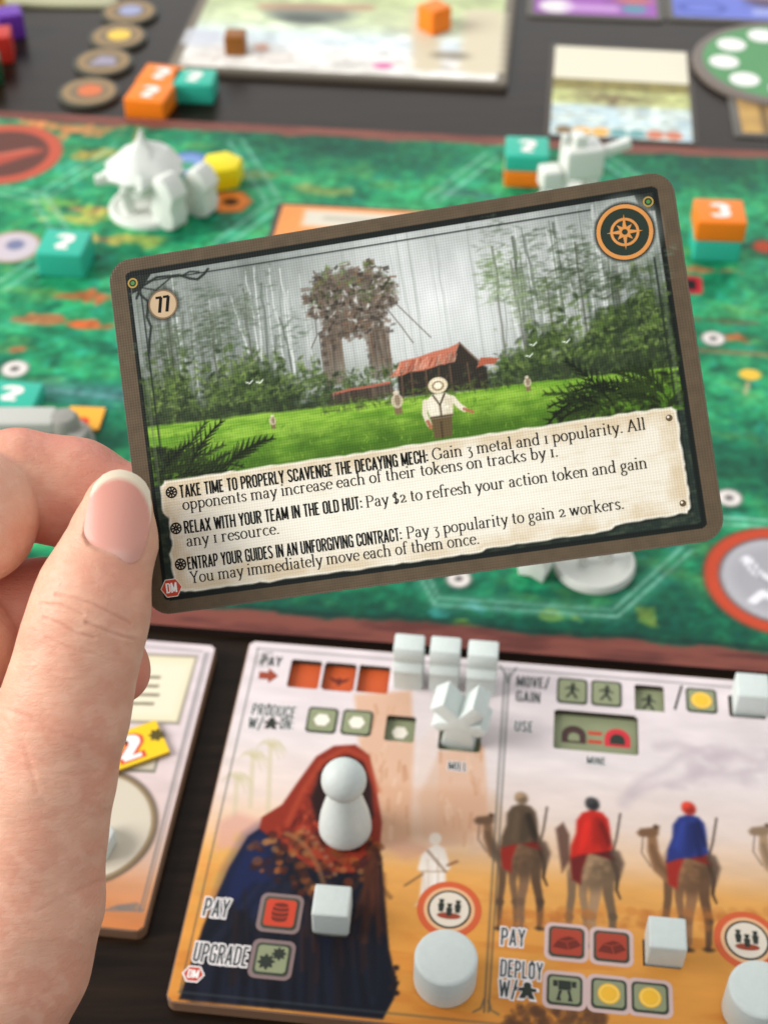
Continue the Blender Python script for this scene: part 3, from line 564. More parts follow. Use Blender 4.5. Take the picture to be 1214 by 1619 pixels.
def hand_sdf(P):
    th = chain(P, THUMB, .35, 1.12)
    pad = cone(P, to_cam(184, 832, 28.02), to_cam(160, 900, 27.95), .5, .62); th = smin(th, pad, .3)
    knob = cone(P, to_cam(146, 960, 27.5), to_cam(128, 1010, 27.5), .98, .98, 1.1); th = smin(th, knob, .3)
    ix = smin(chain(P, INDEX, .3), chain(P, INDEX2, .3), .07)
    md = smin(chain(P, MIDDLE, .3), chain(P, MIDDLE2, .3), .07)
    rg = chain(P, RING, .25); pk = chain(P, PINKY, .25)
    pl = chain(P, [(-330, 920, 30.3, 110), (-250, 1250, 30.0, 150), (-120, 1660, 29.3, 170)], .6)
    pl = smin(pl, chain(P, [(-350, 1260, 30.9, 100), (-200, 1680, 29.9, 160)], .6), .5)
    pl = smin(pl, chain(P, [(-330, 920, 30.3, 100), (-350, 1090, 30.7, 105), (-350, 1260, 30.9, 100), (-340, 1420, 31.0, 90)], .5), .5)
    fg = smin(smin(ix, md, .05), smin(rg, pk, .05), .05)
    d = smin(pl, fg, .35)
    arm = cone(P, to_cam(-110, 1690, 28.9), to_cam(-330, 2150, 27.5), 1.95, 2.6)
    d = smin(d, arm, .8)
    web = smin(th, d, .10)
    return web
def surface_nets(f, lo, hi, h):
    n = np.ceil((hi - lo) / h).astype(int) + 1; xs = [lo[i] + h * np.arange(n[i]) for i in range(3)]
    G = np.empty(n, 'f'); YZ = np.stack(np.meshgrid(xs[1], xs[2], indexing='ij'), -1).reshape(-1, 2)
    K = 4; cs = [x_[::K] for x_ in xs]; CP = np.stack(np.meshgrid(*cs, indexing='ij'), -1).reshape(-1, 3); CG = f(CP).reshape([len(c_) for c_ in cs])   # coarse pass, then only near the skin
    ix3 = np.ix_(*[np.minimum((np.arange(n[i]) + K // 2) // K, len(cs[i]) - 1) for i in range(3)]); G[:] = CG[ix3]
    for i in range(n[0]):
        near = np.abs(G[i].ravel()) < h * K * 1.25
        if near.any(): g_ = G[i].ravel(); g_[near] = f(np.c_[np.full(near.sum(), xs[0][i]), YZ[near]]); G[i] = g_.reshape(n[1], n[2])
    S = G < 0; cnt = np.zeros(n - 1, int)
    for c in np.ndindex(2, 2, 2): cnt += S[c[0]:n[0] - 1 + c[0], c[1]:n[1] - 1 + c[1], c[2]:n[2] - 1 + c[2]]
    act = (cnt > 0) & (cnt < 8); I = np.argwhere(act); idx = -np.ones(n - 1, int); idx[act] = np.arange(len(I))
    acc = np.zeros((len(I), 3)); k = np.zeros(len(I)); C8 = np.array(list(np.ndindex(2, 2, 2)))
    for a in range(8):
        for b in range(a + 1, 8):
            if np.abs(C8[a] - C8[b]).sum() != 1: continue
            ga = G[tuple((I + C8[a]).T)]; gb = G[tuple((I + C8[b]).T)]; m = (ga < 0) != (gb < 0); t = ga / np.where(m, ga - gb, 1)
            acc += np.where(m[:, None], I + C8[a] + t[:, None] * (C8[b] - C8[a]), 0); k += m
    V = lo + h * acc / k[:, None]; Q = []
    for ax in range(3):
        b, c = (ax + 1) % 3, (ax + 2) % 3; sl = [slice(None)] * 3; s2 = list(sl); sl[ax] = slice(0, -1); s2[ax] = slice(1, None)
        E = np.argwhere(S[tuple(sl)] != S[tuple(s2)]); E = E[(E[:, b] > 0) & (E[:, c] > 0) & (E[:, b] < n[b] - 1) & (E[:, c] < n[c] - 1)]
        o4 = []
        for (db, dc) in ((1, 1), (0, 1), (0, 0), (1, 0)):
            e = E.copy(); e[:, b] -= db; e[:, c] -= dc; o4.append(idx[tuple(e.T)])
        q_ = np.stack(o4, 1); flip = ~S[tuple(E.T)]; q_[flip] = q_[flip][:, ::-1]; Q.append(q_)
    return V, np.vstack(Q)
lo = np.array([-14.5, -15.0, 25.4]); hi = np.array([-3.4, 2.2, 33.0]); HV = .062
V_, Q_ = surface_nets(hand_sdf, lo, hi, HV)
def grad(P, e=.01):
    g = np.stack([hand_sdf(P + e * np.eye(3)[i]) - hand_sdf(P - e * np.eye(3)[i]) for i in range(3)], 1); return g / np.maximum(np.linalg.norm(g, axis=1), 1e-6)[:, None]
def snap(P): return P - grad(P) * np.clip(hand_sdf(P), -.05, .05)[:, None]
# one round of quad subdivision so that creases have something to bend
def subdivide(V, Q):
    Ed = np.sort(np.stack([Q, np.roll(Q, -1, 1)], -1).reshape(-1, 2), 1); Eu, inv = np.unique(Ed, axis=0, return_inverse=True); inv = inv.reshape(-1, 4); n = len(V)
    em = V[Eu].mean(1); fm = V[Q].mean(1); fi = n + len(Eu) + np.arange(len(Q)); V2 = np.vstack([V, em, fm])
    return V2, np.vstack([np.stack([Q[:, i], n + inv[:, i], fi, n + inv[:, i - 1]], 1) for i in range(4)])
V_ = snap(V_)
V_, Q_ = subdivide(V_, Q_); V_ = snap(V_); NV = grad(V_)
def pxof(P): return 607 + F_PX * P[:, 0] / P[:, 2], 809.5 - F_PX * P[:, 1] / P[:, 2]
HX, HY = pxof(V_); front = NV[:, 2] < .1
# keep the flesh behind the nail's free edge, and press the creases of the joint and the thumb's nail groove into the skin
disp = np.zeros(len(V_)); red = np.zeros(len(V_))
def crease(pts, depth, wid):
    d = np.full(len(V_), 1e9)
    for a, b in zip(pts[:-1], pts[1:]): d = np.minimum(d, seg_d(HX, HY, a, b)[0])
    g = np.exp(-(d / wid) ** 2) * front * (V_[:, 2] < 29.0); disp[:] -= depth * g; red[:] = np.maximum(red, np.exp(-(d / (wid * 1.5)) ** 2) * front * (V_[:, 2] < 29.0) * min(1, depth / .03))
    disp[:] += depth * .35 * np.exp(-((d - wid * 2.6) / (wid * 1.6)) ** 2) * front
k_ = lambda L_: [(a / 3.372, 640 + b / 3.372) for a, b in L_]
for pts, dep, wd in (([(300, 1012), (400, 1030), (500, 1062), (600, 1112), (695, 1165)], .026, 3.0), ([(215, 1058), (330, 1070), (400, 1095), (445, 1118)], .022, 2.8), ([(235, 1135), (330, 1168), (420, 1220), (505, 1242)], .026, 3.0),
                     ([(460, 1160), (560, 1200), (640, 1230), (720, 1250)], .028, 3.0), ([(250, 1243), (340, 1280), (420, 1315), (520, 1330)], .013, 2.8), ([(440, 1300), (560, 1352), (660, 1372)], .010, 2.6),
                     ([(330, 960), (450, 985), (560, 1030)], .007, 3.2)): crease(k_(pts), dep * .8, wd * .72)
for pts, dep, wd in (([(0, 1120), (45, 1132), (90, 1160)], .010, 3.4), ([(60, 1150), (130, 1172), (180, 1168)], .006, 3.2), ([(20, 1205), (80, 1225), (150, 1222)], .006, 3.4), ([(0, 1130), (40, 1180), (60, 1250)], .008, 3.6), ([(60, 1440), (110, 1415), (160, 1392)], .008, 3.5)): crease(pts, dep, wd)
V_ = V_ + NV * disp[:, None]
# thumb nail: a curved plate with a pale free edge
NAIL = [(190, 742), (176, 744), (162, 751), (149, 766), (142, 785), (138, 806), (134, 830), (132, 848), (139, 861), (152, 869), (168, 877), (188, 886), (208, 891), (221, 884), (229, 866), (234, 848), (239, 822), (240, 800), (237, 775), (229, 761), (219, 752), (205, 745)]
NP = np.array(NAIL, float); cc_ = np.array([187., 818.]); n_ = len(NP); nv = [cc_]; rings = 16
# resample outline
per = np.vstack([NP, NP[:1]]); sl_ = np.r_[0, np.cumsum(np.linalg.norm(np.diff(per, axis=0), axis=1))]; tt = np.linspace(0, sl_[-1], 72, endpoint=False)
OUT = np.c_[np.interp(tt, sl_, per[:, 0]), np.interp(tt, sl_, per[:, 1])]
pts = [cc_] + [cc_ + (OUT[i] - cc_) * (r / rings) for r in range(1, rings + 1) for i in range(72)]
pts = np.array(pts); axu = np.array([.075, -.997]); axn = np.array([axu[1], -axu[0]])
sx_ = (pts - cc_) @ axn / 84.; sy_ = (pts - cc_) @ axu / 84.      # cm across and along
# front skin depth near each nail point by marching the field
dep = np.full(len(pts), 26.2)
for _ in range(60): dep = dep + .8 * np.clip(hand_sdf(np.stack([(pts[:, 0] - 607) / F_PX * dep, -(pts[:, 1] - 809.5) / F_PX * dep, dep], 1)), -.2, .3)
cen = (np.abs(sx_) < .12) & (sy_ < .3); A_ = np.c_[np.ones(cen.sum()), sy_[cen]]; fit = np.linalg.lstsq(A_, dep[cen], rcond=None)[0]
nd = fit[0] + fit[1] * sy_ - .045 + (1.0 - np.sqrt(np.maximum(1.0 - sx_ ** 2, .01))) - .15 * sx_ + .05 * sy_ ** 2
t_ = np.linalg.norm(pts - cc_, axis=1) / np.maximum(np.linalg.norm(np.vstack([cc_[None]] + [OUT] * rings) - cc_, axis=1), 1e-6)
low = np.clip((-sy_ - .35) / .3, 0, 1); nd = nd + low * np.clip((t_ - .8) / .2, 0, 1) * .06
nc = np.stack([(pts[:, 0] - 607) / F_PX * nd, -(pts[:, 1] - 809.5) / F_PX * nd, nd], 1)

# flesh under the plate lies below it, with a small groove round its rim
NQ = Paint(120, 730, 256, 905, 1.0); NQ.poly(OUT, (255, 255, 255), 1, 5.0)
ii = np.clip(np.round(HX - 120).astype(int), 0, NQ.nx - 1); jj = np.clip(np.round(HY - 730).astype(int), 0, NQ.ny - 1); inside = NQ.c[jj, ii, 0] * (HX > 120) * (HX < 256) * (HY > 730) * (HY < 905) * front * (V_[:, 2] < 28.6)
sxv = (np.stack([HX, HY], 1) - cc_) @ axn / 84.; syv = (np.stack([HX, HY], 1) - cc_) @ axu / 84.
plate = fit[0] + fit[1] * syv - .045 + (1.0 - np.sqrt(np.maximum(1.0 - sxv ** 2, .01))) - .15 * sxv + .05 * syv ** 2
V_[:, 2] = np.where(inside > .02, V_[:, 2] + inside * np.maximum(plate + .03 - V_[:, 2], 0), V_[:, 2])
skin_c = np.tile(lin((220, 168, 141)), (len(V_), 1))
def tint(m, rgb): 
    global skin_c
    skin_c = skin_c * (1 - m[:, None]) + lin(rgb) * m[:, None]
tint(np.clip((fbm(HX * .02, HY * .02, 1, 4, 3) - .42) * 2.0, 0, .5) , (214, 146, 121)); tint(np.clip((fbm(HX * .05, HY * .05, 1, 3, 13) - .5) * 2.0, 0, .35), (232, 186, 160))
tint(np.clip((V_[:, 2] - 28.35) / .9, 0, 1) * .7, (216, 126, 106))                       # pinker finger pads, plus the red shade between fingers painted in
tint(np.exp(-((HX - 178) ** 2 + (HY - 905) ** 2) / 60 ** 2) * .25, (222, 150, 130))
tint(red * .28, (180, 106, 86))  # shade inside the creases painted as darker, redder skin
W_ = EYE + V_[:, :1] * RT + V_[:, 1:2] * UP + V_[:, 2:] * FW
def skin_material(name, nail=False):
    m = bpy.data.materials.new(name); m.use_nodes = True; N = m.node_tree.nodes; L = m.node_tree.links; b = N['Principled BSDF']
    a = N.new('ShaderNodeAttribute'); a.attribute_name = 'Col'; tc = N.new('ShaderNodeTexCoord')
    b.inputs['Subsurface Weight'].default_value = .22 if nail else .5
    b.inputs['Subsurface Radius'].default_value = (1, .38, .22); b.inputs['Subsurface Scale'].default_value = .0022 if nail else .0032
    b.inputs['Roughness'].default_value = .36 if nail else .5; b.inputs['Specular IOR Level'].default_value = .3 if nail else .36
    if nail:
        L.new(a.outputs[0], b.inputs['Base Color']); mp = N.new('ShaderNodeMapping'); mp.inputs['Scale'].default_value = (1, .06, .06); L.new(tc.outputs['Object'], mp.inputs[0])
        n = N.new('ShaderNodeTexNoise'); n.inputs['Scale'].default_value = 3500; L.new(mp.outputs[0], n.inputs['Vector'])
        bp = N.new('ShaderNodeBump'); bp.inputs['Strength'].default_value = .12; bp.inputs['Distance'].default_value = .0001; L.new(n.outputs[0], bp.inputs['Height']); L.new(bp.outputs[0], b.inputs['Normal'])
        return m
    n = N.new('ShaderNodeTexNoise'); n.inputs['Scale'].default_value = 160; n.inputs['Detail'].default_value = 5; L.new(tc.outputs['Object'], n.inputs['Vector'])
    mr = N.new('ShaderNodeMapRange'); mr.inputs[3].default_value = .90; mr.inputs[4].default_value = 1.08; L.new(n.outputs[0], mr.inputs[0])
    mx = N.new('ShaderNodeVectorMath'); mx.operation = 'SCALE'; L.new(a.outputs[0], mx.inputs[0]); L.new(mr.outputs[0], mx.inputs[3]); L.new(mx.outputs[0], b.inputs['Base Color'])
    # fine skin lines: crossing families of wavering furrows plus pores
    hs = []
    for (ang, sc_, sq) in ((28, 520, .22), (-40, 600, .25)):
        mp = N.new('ShaderNodeMapping'); mp.inputs['Rotation'].default_value = (0, R(0), R(ang)); mp.inputs['Scale'].default_value = (sq, 1, 1); L.new(tc.outputs['Object'], mp.inputs[0])
        v = N.new('ShaderNodeTexNoise'); v.inputs['Scale'].default_value = sc_; v.inputs['Detail'].default_value = 4; v.inputs['Roughness'].default_value = .6; L.new(mp.outputs[0], v.inputs['Vector']); hs.append(v.outputs[0])
    wn = N.new('ShaderNodeTexNoise'); wn.inputs['Scale'].default_value = 500; L.new(tc.outputs['Object'], wn.inputs['Vector'])
    wm = N.new('ShaderNodeVectorMath'); wm.operation = 'SCALE'; wm.inputs[3].default_value = .0012; L.new(wn.outputs['Color'], wm.inputs[0])
    wa = N.new('ShaderNodeVectorMath'); wa.operation = 'ADD'; L.new(tc.outputs['Object'], wa.inputs[0]); L.new(wm.outputs[0], wa.inputs[1])
    mv_ = N.new('ShaderNodeMapping'); mv_.inputs['Rotation'].default_value = (0, 0, R(20)); mv_.inputs['Scale'].default_value = (.5, 1.1, 1); L.new(wa.outputs[0], mv_.inputs[0])
    vo = N.new('ShaderNodeTexVoronoi'); vo.feature = 'DISTANCE_TO_EDGE'; vo.inputs['Scale'].default_value = 850; L.new(mv_.outputs[0], vo.inputs['Vector'])
    vr = N.new('ShaderNodeMapRange'); vr.inputs[2].default_value = .10; L.new(vo.outputs['Distance'], vr.inputs[0]); hs.append(vr.outputs[0])
    s1 = N.new('ShaderNodeMath'); s1.operation = 'ADD'; L.new(hs[0], s1.inputs[0]); L.new(hs[1], s1.inputs[1])
    s2 = N.new('ShaderNodeMath'); s2.operation = 'MULTIPLY_ADD'; s2.inputs[1].default_value = .13; L.new(hs[2], s2.inputs[0]); L.new(s1.outputs[0], s2.inputs[2])
    bp = N.new('ShaderNodeBump'); bp.inputs['Strength'].default_value = .55; bp.inputs['Distance'].default_value = .0004; L.new(s2.outputs[0], bp.inputs['Height']); L.new(bp.outputs[0], b.inputs['Normal'])
    return m
hand = quads('person_hand', W_, Q_, skin_material('skin'), col=skin_c, smooth=True)
tag(hand, 'bare left hand pinching the picture card between thumb and curled fingers', 'hand')
back = nc.copy(); back[:, 2] += .035; nn = len(nc); Fq = [(0, 1 + i, 1 + (i + 1) % 72) for i in range(72)]
for r in range(rings - 1):
    a = 1 + r * 72; Fq += [(a + i, a + 72 + i, a + 72 + (i + 1) % 72, a + (i + 1) % 72) for i in range(72)]
a = 1 + (rings - 1) * 72; Fall = Fq + [tuple(nn + j for j in f[::-1]) for f in Fq] + [(a + i, nn + a + i, nn + a + (i + 1) % 72, a + (i + 1) % 72) for i in range(72)]
nail_c = np.tile(lin((214, 146, 130)), (nn, 1)); sh_ = np.clip((pts[:, 1] - 770) / 110, 0, 1)[:, None]; nail_c = nail_c * (1 - .35 * sh_) + lin((222, 166, 150)) * .35 * sh_
fe = np.interp(pts[:, 0], [132, 145, 152, 166, 190, 213, 226, 232, 240], [820, 792, 776, 764, 760, 767, 783, 810, 850])
fm_ = np.clip((np.hypot((pts[:, 0] - 187) / 52, (pts[:, 1] - 826) / 69.5) - 1) * 12 + .5, 0, 1)[:, None] * np.clip((np.interp(pts[:, 0], [132, 150, 190, 225, 240], [784, 792, 806, 826, 862]) - pts[:, 1]) / 14, 0, 1)[:, None]; lun = np.clip(1 - np.hypot((pts[:, 0] - 182) / 36, (pts[:, 1] - 880) / 17), 0, 1)[:, None] * .5
nail_c = nail_c * (1 - lun) + lin((228, 190, 182)) * lun; nail_c = nail_c * (1 - fm_) + lin((230, 212, 188)) * fm_
allc = np.vstack([nc, back]); NW = EYE + allc[:, :1] * RT + allc[:, 1:2] * UP + allc[:, 2:] * FW
nl = raw('thumb_nail', NW, Fall, skin_material('nail', True), hand, smooth=True, col=np.vstack([nail_c, nail_c])); nl['label'] = 'pink thumb nail with a pale free edge'

# ---------------------------------------------------------------- flat things on the table: a frame turns pixels into a thing's own coordinates
class Frame:
    def __init__(s, px, py, z, ang): s.o = T(px, py, z)[:2]; s.z = z; s.a = ang
    def loc(s, x, y, z=None):
        d = T(x, y, s.z if z is None else z)[:2] - s.o; c, n = math.cos(R(s.a)), math.sin(R(s.a)); return (d[0] * c + d[1] * n, -d[0] * n + d[1] * c)
    def L(s, pts): return [s.loc(*q_) for q_ in pts]
    def thing(s, name, label, cat, z=0., group=None): return thing(name, label, cat, (s.o[0], s.o[1], z), s.a, group)
def wall_loop(P, z0, z1):
    n = len(P); V = [(x_, y_, z0) for x_, y_ in P] + [(x_, y_, z1) for x_, y_ in P]; return V, [(i, (i + 1) % n, n + (i + 1) % n, n + i) for i in range(n)]

# ---------------------------------------------------------------- the green game board
BZ = .26
fb = Frame(640, 1018, BZ, -6.0)
board = fb.thing('game_board', 'large green jungle map board with hexagon lines and rusty border', 'game board')
b0, b1 = -31.0, 33.0; t1 = 32.4
prism('board_core', [(b0, 0), (b1, 0), (b1, t1), (b0, t1)], 0, BZ - .004, mat('board edge', (40, 30, 26), .7, bump=.2, bscale=300), board)
p = Paint(b0, 0, b1, t1, .11); U, V = p.U, p.V
n1 = fbm(U, V * 1.6, .32, 5, 1); n2 = fbm(U, V * 1.5, .9, 5, 2); n3 = fbm(U, V, 2.0, 4, 3)
p.c[:] = np.array((32, 134, 94)) / 255.
one = np.ones_like(U)
p.mask(np.clip((n1 - .45) * 3.2, 0, .8), (66, 180, 114)); p.mask(np.clip((.45 - n2) * 4, 0, .8), (18, 84, 66)); p.mask(np.clip((n2 - .56) * 4, 0, .6), (92, 186, 116))
p.mask(np.clip((n3 - .60) * 4, 0, .5), (44, 150, 130)); p.mask(np.clip((fbm(U, V * 2, .5, 4, 9) - .66) * 6, 0, .3), (160, 170, 84))
def B(*pts): return fb.L(pts)
def bline(pts, wd, col, a=.7): p.line(fb.L(pts), wd, col, a, soft=.14)
def bell(x, y, r, col, a=1., ry=None, ring=None):
    c = fb.loc(x, y); p.ell(c[0], c[1], r, ry or r, col, a, soft=.14, ring=ring)
# darker jungle masses
for (x, y, rx, ry, a) in ((560, 235, 6, 2, .7), (1130, 265, 4, 2.2, .7), (1010, 240, 4, 1.2, .6), (460, 215, 4, 1.2, .6), (1180, 740, 4, 1.6, .75), (900, 1000, 9, 2.0, .75), (650, 985, 7, 1.4, .7), (1050, 960, 4, 2.2, .6), (430, 985, 5, 1.2, .7), (170, 690, 2.5, 1.2, .7)):
    c = fb.loc(x, y); m = np.clip(1.3 - np.hypot((U - c[0]) / rx, (V - c[1]) / ry) + (n3 - .5) * 1.6 + (n2 - .5), 0, 1); p.mask(m * a, (14, 66, 56))
for (x, y, rx, ry, col, a) in ((130, 205, 3.2, .8, (214, 128, 76), .9), (60, 200, 2, .35, (214, 128, 76), .8), (160, 245, 1.2, .7, (196, 150, 66), .9), (130, 330, 1.3, .35, (206, 110, 80), .9), (150, 345, 2.0, .6, (198, 180, 84), .9), (100, 322, 1.6, .5, (150, 188, 84), .8),
        (165, 378, 1.2, .28, (196, 110, 80), .8), (225, 380, 1.8, .5, (190, 182, 84), .85), (110, 262, 1.0, .4, (80, 180, 150), .7), (135, 468, 1.2, .4, (206, 92, 54), .95), (72, 504, 1.1, .32, (206, 104, 64), .9), (144, 514, .75, .3, (220, 84, 40), .95), (30, 552, .6, .3, (206, 100, 66), .9),
        (60, 460, 1.3, .35, (110, 140, 70), .6), (400, 275, 1.2, .5, (160, 140, 80), .8), (505, 302, 1.8, .5, (176, 150, 76), .7), (735, 306, 1.2, .4, (60, 100, 110), .7), (1125, 427, 1.4, .3, (204, 108, 70), .9), (1170, 535, .5, .3, (206, 90, 50), .9), (1150, 508, 1.4, .2, (120, 80, 54), .7), (880, 975, .5, .3, (150, 160, 60), .7), (1020, 978, .35, .4, (160, 160, 60), .7), (730, 985, .5, .25, (150, 160, 60), .7), (760, 965, .7, .3, (60, 110, 150), .6), (690, 970, .4, .3, (70, 150, 150), .7)):
    c = fb.loc(x, y); m = np.clip((1.0 - np.hypot((U - c[0]) / rx, (V - c[1]) / ry) + (n3 - .5) * 2.2 + (n2 - .5) * 1.2) * 2.2, 0, 1); p.mask(m * a * .9, col)
p.mask(np.clip(1 - np.abs(V - (fb.loc(100, 619)[1] + .03 * (U - fb.loc(100, 619)[0]))) / .85, 0, .75) * (U < -3), (84, 124, 132))      # stream along the fold
def hexline(pts, off=.32):
    P_ = np.array(fb.L(pts)); p.line(P_, .9, (120, 190, 150), .22, soft=.3)
    for s_ in (-1, 1):
        q_ = P_.copy(); d = np.gradient(P_, axis=0); d /= np.linalg.norm(d, axis=1)[:, None]; q_ += s_ * off * np.c_[-d[:, 1], d[:, 0]]; p.line(q_, .10, (176, 214, 194), .7, soft=.12)
for pts in ([(64, 312), (190, 232)], [(64, 312), (118, 402)], [(0, 455), (66, 408)], [(372, 222), (432, 318)], [(350, 385), (432, 325)], [(684, 315), (777, 246)], [(955, 250), (1005, 285)], [(660, 890), (690, 950), (972, 970), (1085, 868)], [(240, 700), (330, 590)], [(1100, 820), (1214, 828)], [(0, 300), (64, 312)]): hexline(pts, .16 if pts[0][1] > 800 else .32)
bline([(0, 607), (215, 632)], .12, (150, 184, 190), .6); bline([(0, 625), (215, 648)], .12, (60, 96, 110), .7)
bline([(1100, 553), (1214, 561)], .3, (150, 110, 76), .8)
n5 = fbm(U, V * 1.2, 3.6, 3, 15); p.c *= (1 + (n5 - .5) * .55 + (n3 - .5) * .35)[..., None]; p.c = np.clip(p.c, 0, 1) ** np.array((1.1, .97, 1.02)) * .92
# printed markers
bell(5, 243, 2.75, (150, 70, 54)); bell(5, 243, 2.7, (186, 84, 62), 1, ring=.55); bell(5, 243, 2.1, (96, 58, 50), 1)
p.line(fb.L([(-40, 262), (0, 252), (35, 243), (62, 238)]), 1.15, (176, 76, 58), .95, soft=.3, w2=.4); p.line(fb.L([(-40, 250), (10, 243), (50, 236)]), .25, (206, 110, 88), .8, soft=.2)
c = fb.loc(1232, 917); p.ell(*c, 2.5, 2.5, (120, 60, 44), 1, soft=.14); p.ell(*c, 2.42, 2.42, (190, 70, 42), 1, soft=.14); p.ell(*c, 2.0, 2.0, (92, 84, 84), 1, soft=.14); p.ell(*c, 1.9, 1.9, (176, 174, 178), 1, soft=.16); p.ell(*c, 1.55, 1.55, (158, 156, 160), .8, soft=.5)
p.line(fb.L([(1180, 885), (1195, 905), (1225, 920), (1260, 925)]), .36, (228, 226, 230), 1, soft=.08, w2=.2); p.line(fb.L([(1190, 950), (1205, 938), (1222, 945), (1240, 936)]), .3, (228, 226, 230), 1, soft=.08)
p.line(fb.L([(1186, 893), (1204, 915), (1226, 930)]), .12, (128, 126, 130), .8, soft=.1)
for (x, y, r) in ((24, 583, .50), (1127, 535, .44), (1152, 787, .42), (725, 915, .38)):
    bell(x, y, r + .07, (60, 70, 60), .8); bell(x, y, r, (226, 216, 210)); bell(x, y, r * .35, (60, 60, 58), .85)
bell(20, 390, 1.25, (170, 130, 90), .9); bell(20, 390, 1.1, (196, 184, 190)); bell(25, 387, .4, (96, 104, 140), .8)
bell(297, 258, 1.05, (90, 110, 170)); bell(297, 258, .8, (120, 150, 200)); bell(295, 262, .35, (70, 150, 110))
c = fb.loc(365, 319); p.poly(ngon(c[0], c[1], 1.0, 6, 10), (196, 100, 36), 1, .15); p.poly(ngon(c[0], c[1], .8, 6, 10), (226, 128, 52), 1, .15); p.ell(*c, .35, .3, (70, 40, 24), 1, soft=.15)
c = fb.loc(1092, 450); p.poly(rrect(.9, 1.3, .2, *c), (188, 36, 52), 1, .1); p.poly(rrect(.45, .8, .15, *c), (26, 22, 26), 1, .1)
c = fb.loc(1207, 390); p.poly([(c[0] - .9, c[1]), (c[0], c[1] + .9), (c[0] + .9, c[1]), (c[0], c[1] - .8)], (70, 90, 70), .7, .15); p.ell(*c, .45, .45, (214, 82, 44), 1, soft=.15)
c = fb.loc(1185, 592); p.ell(*c, .42, .34, (232, 186, 64), 1, soft=.1); p.line(fb.L([(1182, 605), (1178, 622)]), .14, (196, 170, 130), .9)
# rusty ragged border
rg = (fbm(U, V, .9, 4, 5) - .5) * .5
p.mask(np.clip((.95 + rg - V) / .12, 0, 1), (122, 68, 58)); p.mask(np.clip((.95 + rg - V) / .12, 0, 1) * np.clip((fbm(U * .6, V * 4, .9, 4, 6) - .45) * 3, 0, .8), (84, 44, 40)); p.mask(np.clip(1 - np.abs(V - 1.02 - rg) / .16, 0, 1) * .7, (20, 40, 36))
p.mask(np.clip((V - t1 + .85 + rg) / .12, 0, 1), (128, 76, 64)); p.mask(np.clip((V - t1 + .8) / .12, 0, 1) * np.clip((fbm(U * .6, V * 4, .9, 4, 7) - .45) * 3, 0, .7), (96, 54, 48))
p.build('map_print', BZ, BOARDPRINT, board)

# ---------------------------------------------------------------- player mats with a punched upper layer
MZ, MB = .40, .20                                # top of the mat, floor of its recesses
HOLES = []
def tile_shape(fr, x, y, hw, hh):
    a = fr.loc(x - hw, y); b = fr.loc(x + hw, y); c_ = fr.loc(x, y - hh); d = fr.loc(x, y + hh); cx, cy = fr.loc(x, y)
    return cx, cy, math.dist(a, b), math.dist(c_, d)
def fillpolys(name, polys, z, m, parent):
    V = []; Fc = []
    for k, P_ in enumerate(polys):
        n = len(V); V += [(x_, y_, z + .001 * (k % 4)) for x_, y_ in P_]; Fc.append(range(n, n + len(P_)))
    return raw(name, V, Fc, m, parent)
def gear(cx, cy, r, n=8):
    P_ = []
    for k in range(n * 4):
        a = 2 * math.pi * k / (n * 4); q_ = r if k % 4 in (0, 1) else r * .72; P_.append((cx + q_ * math.cos(a), cy + q_ * math.sin(a)))
    return P_
def person(cx, cy, s):
    return [ngon(cx, cy + .62 * s, .22 * s, 12), [(cx - .3 * s, cy + .3 * s), (cx - .12 * s, cy + .42 * s), (cx + .12 * s, cy + .42 * s), (cx + .3 * s, cy + .3 * s), (cx + .2 * s, cy - .5 * s), (cx - .2 * s, cy - .5 * s)], [(cx - .26 * s, cy + .74 * s), (cx + .26 * s, cy + .74 * s), (cx + .26 * s, cy + .80 * s), (cx - .26 * s, cy + .80 * s)]]
def meeple(cx, cy, s): return [[(cx + x_ * s, cy + y_ * s) for x_, y_ in ((-.85, -.9), (-.5, -.1), (-1, -.02), (-.95, .3), (-.4, .38), (-.42, .75), (-.2, 1), (.2, 1), (.42, .75), (.4, .38), (.95, .3), (1, -.02), (.5, -.1), (.85, -.9), (.25, -.9), (0, -.5), (-.25, -.9))]]
